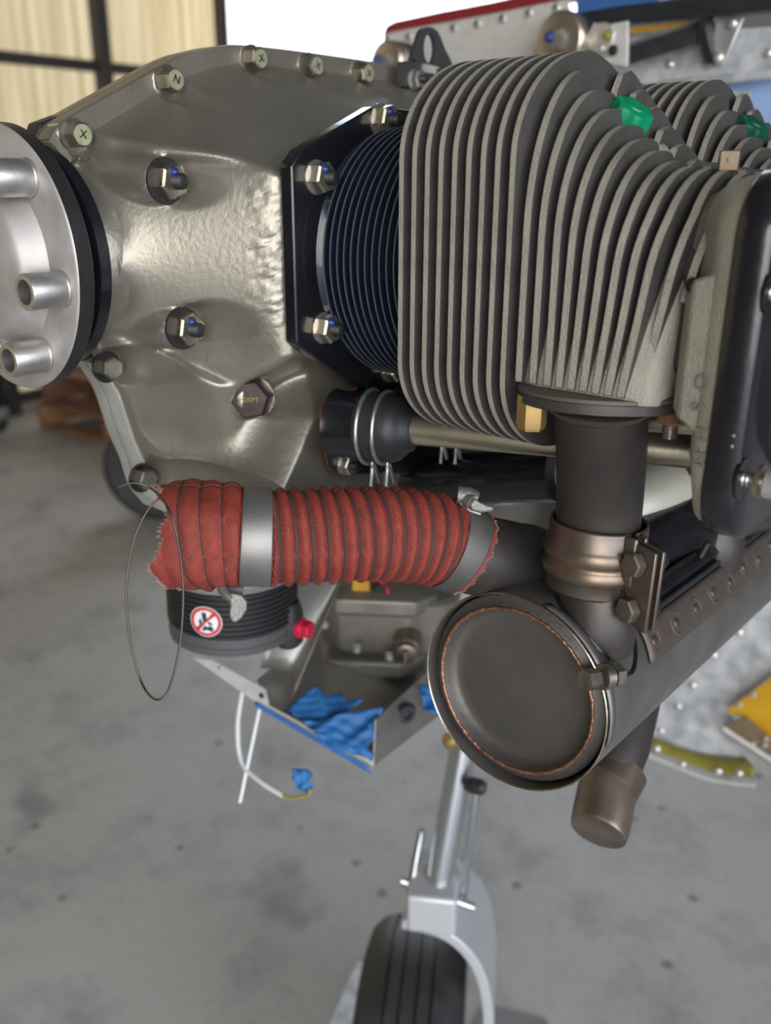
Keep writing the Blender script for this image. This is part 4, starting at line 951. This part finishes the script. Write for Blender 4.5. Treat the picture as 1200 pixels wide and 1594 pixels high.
obj('screw_collar', MB().tube([at(728, 779, .484), at(735, 783, .482)], .0044, 16), M_BAND, h2)
obj('band_tongue', MB().tube([at(717, 783, .484), at(732, 795, .482), at(748, 800, .482)], .0011, 8), M_BAND, h2)

# ================================================================ canister under the nose
KD = .70
ka = V(.02, .02, 1).normalized(); kc = at(348, 998, KD)+V(-.63, .776, 0)*.048
kR = .0525
cn = thing('ribbed_canister', 'black ribbed canister with grey bands and a red plug below the torn hose', 'canister', kc+V(0, 0, -.03))
prof = [(-.015, kR*.80), (-.012, kR*.99), (-.006, kR*1.0), (-.0055, kR*.985), (.0005, kR*.985), (.001, kR*1.0), (.0025, kR*1.0)]
obj('base_band', MB().lathe(kc, ka, prof, 96), M_DGREY, cn)
rp = [(.002, kR*.97)]
for i in range(9): z = .003+i*.0043; rp += [(z, kR*.985), (z+.0005, kR*1.012), (z+.0026, kR*1.012), (z+.0031, kR*.985)]
rp += [(.0418, kR*.97)]
obj('ribbed_body', MB().lathe(kc, ka, rp, 96), M_BLKP, cn)
obj('top_band', MB().lathe(kc, ka, [(.0415, kR*.97), (.0418, kR*1.03), (.0445, kR*1.04), (.047, kR*1.01), (.060, kR*.93), (.066, kR*.80)], 96), M_GREYP, cn, angle=30)
rdir = (V(CAM.x, CAM.y, 0)-V(kc.x, kc.y, 0)).normalized(); rside = V(-rdir.y, rdir.x, 0)   # rside: image right
sa = -rside*.0
lob = kc+(rside*.86+rdir*.35)*kR*.96
obj('plug_boss', MB().lathe(lob+V(0, 0, -.024), (0, 0, 1), [(0, .009), (.004, .0125), (.030, .0130), (.040, .010)], 28), M_BLKP, cn)
pdir = (rside*.80+rdir*.55).normalized()
rp_ = obj('red_plug', MB().lathe(lob+pdir*.010+V(0, 0, -.006), pdir, [(0, .0085), (.004, .0085), (.005, .0075)], 24), M_REDP, cn, label='red hexagonal plug')
obj('hex', MB().hexagon(lob+pdir*.0145+V(0, 0, -.006), pdir, .0135, .0075, a0=.3), M_REDP, rp_, bevel=.0008)
# round sticker: white disc, red ring and bar over a dark boot pictogram
sd = (V(0, 0, 0)-rside*.40+rdir*.92); sd.z = 0; sd.normalize()
st = kc+sd*kR*1.013+V(0, 0, .0165); sx = V(-sd.y, sd.x, 0); sy = V(0, 0, 1)
def wrap(x, y, lift): # lay sticker point on the round body
    q = x/kR; dd = sd*cos(q)+sx*sin(q); return kc+dd*(kR*1.016+lift)+V(0, 0, .0190+y)
def curved(poly_rows, lift): return MB().grid([[wrap(x, y, lift) for x, y in r] for r in poly_rows])
R0 = .0128
def ring_rows(r0, r1, n=64): return [[(r0*cos(a), r0*sin(a)), (r1*cos(a), r1*sin(a))] for a in [2*pi*i/n for i in range(n+1)]]
stk = obj('sticker', curved([[(0.0001*cos(a), 0.0001*sin(a)), (R0*.5*cos(a), R0*.5*sin(a)), (R0*cos(a), R0*sin(a))] for a in [2*pi*i/64 for i in range(65)]], .0003), M_WHITE, cn, label='round white no-stepping sticker with a red ring')
obj('ring', curved(ring_rows(R0*.76, R0*.95), .0005), M_SIGNR, stk)
def poly(pts, lift, m, name):
    c = (sum(p[0] for p in pts)/len(pts), sum(p[1] for p in pts)/len(pts)); pts = pts+[pts[0]]
    return obj(name, curved([[c, p] for p in pts], lift), m, stk)
k = R0
poly([(-.22*k, .62*k), (.06*k, .60*k), (.10*k, .15*k), (.02*k, -.02*k), (-.16*k, .0*k), (-.20*k, .3*k)], .00045, M_SIGNK, 'pictogram')
poly([(-.42*k, .10*k), (-.28*k, .16*k), (-.22*k, -.05*k), (-.30*k, -.26*k), (-.42*k, -.2*k)], .00045, M_SIGNK, 'pictogram')
poly([(.16*k, .05*k), (.42*k, -.10*k), (.34*k, -.24*k), (.12*k, -.12*k)], .00045, M_SIGNK, 'pictogram')
poly([(-.30*k, -.62*k), (.44*k, -.62*k), (.44*k, -.34*k), (.22*k, -.24*k), (.10*k, -.36*k), (-.05*k, -.22*k)], .00045, M_SIGNK, 'pictogram')
bw = .085*k
poly([(-.60*k-bw, -.60*k+bw), (-.60*k+bw, -.60*k-bw), (.60*k+bw, .60*k-bw), (.60*k-bw, .60*k+bw)], .0006, M_SIGNR, 'bar')

# ================================================================ sheet-metal tray, carburettor, tape
ty = thing('metal_tray', 'open bare aluminium tray under the engine with bent walls', 'tray', at(560, 1130, .80))
A_ = at(302, 1026, .79); B_ = at(418, 1104, .765); C_ = at(580, 1192, .745); D_ = at(742, 1082, .90); E_ = at(520, 920, 1.00)
fl_ = [at(300, 1024, .79), at(330, 1028, .79), at(392, 1062, .775), at(413, 1074, .770), at(419, 1106, .763), at(402, 1096, .767)]
fp = obj('front_flange', MB().prism(fl_, (0, .0012, 0)), M_PAD, ty)
for px, py, d in ((340, 1042, .786), (406, 1084, .769)): obj('rivet_hole', MB().lathe(at(px, py, d-.001), (0, -1, 0), [(-.001, .0024), (.0004, .0022)], 14), M_BLACK, fp)
M_ALU2 = mat('dull_aluminium_sheet', (.34, .33, .31), .75, .46, .12, 25, .05, 60)
obj('front_lip', MB().prism([at(417, 1102, .764), at(419, 1098, .764), at(582, 1186, .742), at(580, 1194, .742)], (0, .0012, 0)), M_ALU2, ty)
obj('floor', MB().prism([at(400, 1058, .80), at(418, 1102, .765), at(580, 1190, .745), at(700, 1100, .90), at(735, 1000, .98), at(560, 930, 1.02), at(470, 1000, .93)], (0, 0, -.0012)), M_ALU2, ty)
obj('side_wall', MB().prism([at(583, 1120, .745), at(722, 992, .93), at(742, 1080, .895), at(690, 1106, .84), at(580, 1192, .742)], (.0012, .0005, 0)), M_ALU2, ty)
obj('grommet', MB().lathe(at(632, 1111, .783), (.9, -.4, .1), [(-.002, .010), (0, .010), (.003, .008), (.003, .0045), (0, .004)], 28), M_RUB, ty)
# curved partition: a sheet rolled from the canister back towards the carburettor
cu = []
for i in range(13):
    f = i/12; 
    top_ = at(440+90*f, 905+3*f, .78+.03*f); bot = at(405+48*f-8*sin(pi*f), 1040+52*f, .80-.02*f)
    bow = V(.0, .035*sin(pi*f), 0); cu.append([top_.lerp(bot, g)+bow*(1-.3*g) for g in np.linspace(0, 1, 8)])
o = obj('curved_partition', MB().grid(cu), M_ALU2, ty, angle=60); so = o.modifiers.new('solid', 'SOLIDIFY'); so.thickness = .001
# carburettor and air box
cb_ = thing('carburettor', 'grey cast carburettor body standing in the tray behind the red hose', 'carburettor', at(590, 970, .90))
kx = at(590, 950, .90)
Rz = Matrix.Rotation(radians(35), 3, 'Z')
def oct_(c, rx, ry, z, cut=.35):
    return [V(c.x, c.y, 0)+Rz @ V(x*rx, y*ry, 0)+V(0, 0, z) for x, y in ((1, -1+cut), (1, 1-cut), (1-cut, 1), (-1+cut, 1), (-1, 1-cut), (-1, -1+cut), (-1+cut, -1), (1-cut, -1))]
zc = kx.z
obj('bowl', MB().loft([oct_(kx, .046, .040, zc-.028), oct_(kx, .052, .045, zc-.020), oct_(kx, .054, .047, zc+.018), oct_(kx, .058, .050, zc+.020), oct_(kx, .058, .050, zc+.034), oct_(kx, .045, .04, zc+.040)]), M_CARB, cb_, bevel=.004, segs=3)
obj('base_flange', MB().loft([oct_(kx+V(-.012, -.012, 0), .064, .052, zc-.046), oct_(kx+V(-.012, -.012, 0), .064, .052, zc-.028)]), M_CARB, cb_, bevel=.003)
obj('air_horn', MB().lathe(V(kx.x-.005, kx.y-.01, zc-.062), (0, 0, 1), [(0, .034), (.004, .038), (.018, .040)], 40), M_CARB, cb_)
for px, py in ((505, 970), (555, 1008), (606, 1020)): obj('flange_screw', MB().lathe(at(px, py, .845), (0, 0, 1), [(-.004, .004), (.002, .004), (.003, .0025)], 14), M_ALU, cb_)
pgc = at(632, 1012, .84); pd = V(.55, -.8, -.1).normalized()
pg = obj('drain_plug', MB().lathe(pgc, pd, [(-.02, .013), (0, .013), (.002, .011), (.007, .0105), (.008, .009)], 28), M_CLAMP, cb_, loc=pgc)
obj('square_key', MB().box(pgc+pd*.011, (.004, .007, .014), Matrix.Rotation(.6, 3, 'Z')), M_CLAMP, pg, bevel=.0008)
obj('body_screw', MB().lathe(at(547, 936, .853), (.55, -.8, 0), [(-.003, .0048), (.002, .0045), (.0022, .0025)], 16), M_DARK, cb_)
obj('cylinder_side', MB().lathe(kx+V(.045, .02, -.024), (0, 0, 1), [(0, .030), (.004, .032), (.05, .032), (.054, .028)], 36), M_CARB, cb_)
obj('yellow_tag', MB().box(at(562, 912, .85), (.016, .004, .012), Matrix.Rotation(.6, 3, 'Z')), M_YEL, cb_)
obj('red_lead', MB().tube(spline([at(590, 903, .85), at(600, 912, .848), at(604, 924, .848)], 5), .0022, 8), M_SIGNR, cb_)
obj('terminal', MB().box(at(592, 918, .852), (.014, .010, .014), Matrix.Rotation(.5, 3, 'Z')), M_DARK, cb_, bevel=.002)
# blue tape
def crumple(name, label, pts, n, amp, seed, group='pieces of blue tape'):
    rs = np.random.default_rng(seed); p00, p10, p01, p11 = [V(p) for p in pts]; nx, ny = n
    ph = rs.uniform(0, 6.28, 8); nrm = (p10-p00).cross(p01-p00).normalized(); rows = []
    for i in range(nx+1):
        row = []
        for j in range(ny+1):
            u, v = i/nx, j/ny; p = p00*(1-u)*(1-v)+p10*u*(1-v)+p01*(1-u)*v+p11*u*v
            h = sin(u*5+ph[0]+v*2)+.8*sin(v*6+ph[1]+u*3)+.45*sin((u+v)*11+ph[2])+.2*sin((u-v)*17+ph[3])
            e_ = .0025*sin(v*14+ph[4])*(1 if u > .9 else 0)+.0015*rs.uniform(-1, 1)*(1 if i in (0, nx) or j in (0, ny) else 0)
            row.append(p+nrm*(amp*abs(h)*.6)+(p10-p00).normalized()*e_)
        rows.append(row)
    t = obj(name, MB().grid(rows), M_TAPE, angle=50); so = t.modifiers.new('solid', 'SOLIDIFY'); so.thickness = .0004
    c = rows[0][0]
    return tag(t, label, 'tape', group)
crumple('blue_tape', 'large crumpled blue tape piece hanging over the near corner of the tray', [at(468, 1122, .752), at(590, 1100, .750), at(510, 1160, .742), at(575, 1182, .736)], (22, 16), .0055, 3)
crumple('blue_tape', 'crumpled blue tape lying inside the tray near its front wall', [at(442, 1104, .765), at(484, 1070, .775), at(492, 1138, .755), at(566, 1090, .765)], (16, 14), .0042, 5)
crumple('blue_tape', 'narrow blue tape strip along the lower edge of the tray', [at(396, 1092, .764), at(579, 1196, .738), at(398, 1100, .763), at(574, 1203, .738)], (30, 3), .0012, 6)
crumple('blue_tape', 'blue tape wad between the tray and the muffler cap', [at(652, 1064, .80), at(700, 1070, .80), at(662, 1104, .79), at(702, 1120, .79)], (9, 9), .006, 8)
crumple('blue_tape', 'small blue tape flag wrapped on the end of the drain tube', [at(455, 1196, .735), at(482, 1197, .735), at(458, 1226, .73), at(484, 1236, .732)], (8, 7), .004, 9)
dt = thing('drain_tube', 'clear white plastic tube curving down from the tray', 'tube', at(376, 1080, .775))
dp = spline([at(377, 1078, .778), at(370, 1130, .772), at(376, 1185, .765), at(405, 1216, .75), at(440, 1238, .738)], 8)
obj('tube', MB().tube(dp, .0023, 12), M_TUBE, dt)
obj('end_wire', MB().tube(spline([at(438, 1236, .738), at(452, 1243, .735), at(468, 1240, .733), at(480, 1238, .732), at(482, 1228, .732)], 5), .0014, 8), M_OLIVE, dt)
zt_ = thing('plastic_strip', 'straight white plastic strip dangling from the tray corner', 'strip', at(404, 1102, .764))
obj('strip', MB().prism([at(402, 1102, .764), at(407, 1102, .764), at(376, 1250, .755), at(371, 1250, .755)], nn*.0012), M_TUBE, zt_)

# ================================================================ nose gear
ng = thing('nose_gear', 'bright steel nose strut with white fork over a black grooved tyre', 'landing gear', (.03, .36, 0))
sT, sB = at(727, 1130, 1.0), at(680, 1392, 1.03)
sd_ = (sB-sT).normalized()
obj('strut', MB().tube([sT-sd_*.08, sB], .0150, 40), M_STRUT, ng)
obj('strut_collar', MB().tube([sT-sd_*.02, sT+sd_*.005], [.019, .018], 32), M_DARK, ng)
obj('collar_cap', MB().lathe(at(703, 1152, .985), (-.4, -.9, .1), [(0, .009), (.006, .009), (.009, .006)], 20), M_BRASS, ng)
zf = sB.z
# torque links beside the strut
for a, b, nm in ((at(745, 1228, .99), at(722, 1405, 1.04), 'torque_link'), (at(660, 1290, 1.04), at(642, 1385, 1.03), 'torque_link')):
    obj(nm, MB().prism([a+V(-.003, 0, 0), a+V(.003, 0, 0), b+V(.0035, 0, 0), b+V(-.0035, 0, 0)], (-.002, -.006, 0)), M_STRUT, ng, bevel=.001)
obj('link_bolt', MB().lathe(at(742, 1224, .985), (1, .3, 0), [(-.014, .006), (-.006, .009), (.006, .009), (.010, .006)], 18), M_DARK, ng)
obj('axle_pin', MB().tube([at(624, 1370, 1.03), at(737, 1412, 1.03)], .0055, 16), M_STRUT, ng)
# fork head block and the arch over the tyre
HB = at(665, 1415, 1.02); fx = V(.93, .02, -.36*0).normalized()
WY = V(.36, -.93, 0).normalized()
wax = (at(690, 1440, 1.02)-at(640, 1420, 1.02)); wax.z = 0; wax.normalize(); wfw = V(wax.y, -wax.x, 0)
Rw = Matrix((wax, -wfw, V(0, 0, 1))).transposed()
TC = at(640, 1530, 1.03); TCtr = V(TC.x, TC.y, 0)+wfw*(-.02); TR = .178; 
TCtr = V(.030, .345, TR)
TCtr = V(at(638, 1500, 1.05).x, at(638, 1500, 1.05).y, TR)-wfw*.03
obj('fork_head', MB().box(TCtr+V(0, 0, TR+.112)+wfw*.012+wax*.024, (.056, .060, .052), Rw), M_FORK, ng, bevel=.005, segs=3)
# arch: an inverted U bent over the tyre, in the plane of its axle
arch = []
for x, z in ((-.010, .086), (.03, .080), (.058, .060), (.078, .022), (.088, -.04), (.089, -.11), (.089, -.175)):
    arch.append((x, z))
arch = [(p.x, p.z) for p in spline([V(x, 0, z) for x, z in arch], 6)]
rows = []
for i, (x, z) in enumerate(arch):
    j0, j1 = max(0, i-1), min(len(arch)-1, i+1); tx, tz = arch[j1][0]-arch[j0][0], arch[j1][1]-arch[j0][1]; l_ = sqrt(tx*tx+tz*tz); nx, nz = -tz/l_, tx/l_
    c = TCtr+V(0, 0, TR)
    rows.append([c+wax*(x+nx*dn)+V(0, 0, z+nz*dn)+wfw*f for dn, f in ((0, .038), (.0125, .038), (.0125, -.085), (0, -.085))])
obj('fork', MB().loft(rows), M_FORK, ng, angle=50, bevel=.0015)
# tyre and wheel
tyc = TCtr; prof = []
hw = .064
for x, r in ((-.048, .105), (-.060, .125), (-.064, .145), (-.060, .160), (-.048, .172), (-.036, .1765)):
    prof.append((x, r))
for gx in (-.027, -.0095, .0095, .027):
    prof += [(gx-.0022, .1778), (gx-.0016, .1728), (gx+.0016, .1728), (gx+.0022, .1778)]
prof += [(.036, .1765), (.048, .172), (.060, .160), (.064, .145), (.060, .125), (.048, .105)]
tr_ = obj('tyre', MB().lathe(tyc, wax, prof, 128), M_TYRE, ng, angle=40)
obj('wheel_rim', MB().lathe(tyc, wax, [(-.05, .03), (-.05, .075), (-.044, .106), (.044, .106), (.05, .075), (.05, .03)], 48), M_FORK, ng)
obj('axle', MB().lathe(tyc, wax, [(-.055, .012), (.098, .012)], 20), M_STEEL, ng)
# flat sheets on the floor beside the tyre
gs = thing('drip_sheet', 'flat bluish metal sheet on the floor left of the nose tyre', 'sheet', on(545, 1545, 2, 0.0), 'floor sheets by the nose tyre')
obj('sheet', MB().prism([on(556, 1498, 2, .002), on(580, 1504, 2, .002), on(590, 1620, 2, .002), on(500, 1625, 2, .002)], (0, 0, .003)), M_GALV, gs)
gs2 = thing('drip_sheet', 'dark grey sheet corner on the floor right of the fork', 'sheet', on(830, 1590, 2, 0.0), 'floor sheets by the nose tyre')
obj('sheet', MB().prism([on(755, 1568, 2, .002), on(850, 1590, 2, .002), on(870, 1640, 2, .002), on(700, 1660, 2, .002)], (0, 0, .003)), M_GREYP, gs2)
# right main wheel seen past the crankcase
wc = V(-2.25, 1.72, .20); rw = thing('main_wheel', 'black tyred aircraft wheel far behind the lower front of the crankcase', 'wheel', (wc.x, wc.y, 0))
wa = V(.55, -.83, 0).normalized()
obj('tyre', MB().lathe(wc, wa, [(-.055, .150), (-.062, .165), (-.056, .185), (-.035, .198), (.0, .20), (.035, .198), (.056, .185), (.062, .165), (.055, .150)], 64), M_TYRE, rw, angle=60)
obj('hub', MB().lathe(wc, wa, [(-.05, .03), (-.05, .152), (.048, .152), (.052, .140), (.030, .125), (.025, .03), (.05, .028)], 48), M_HUB, rw)
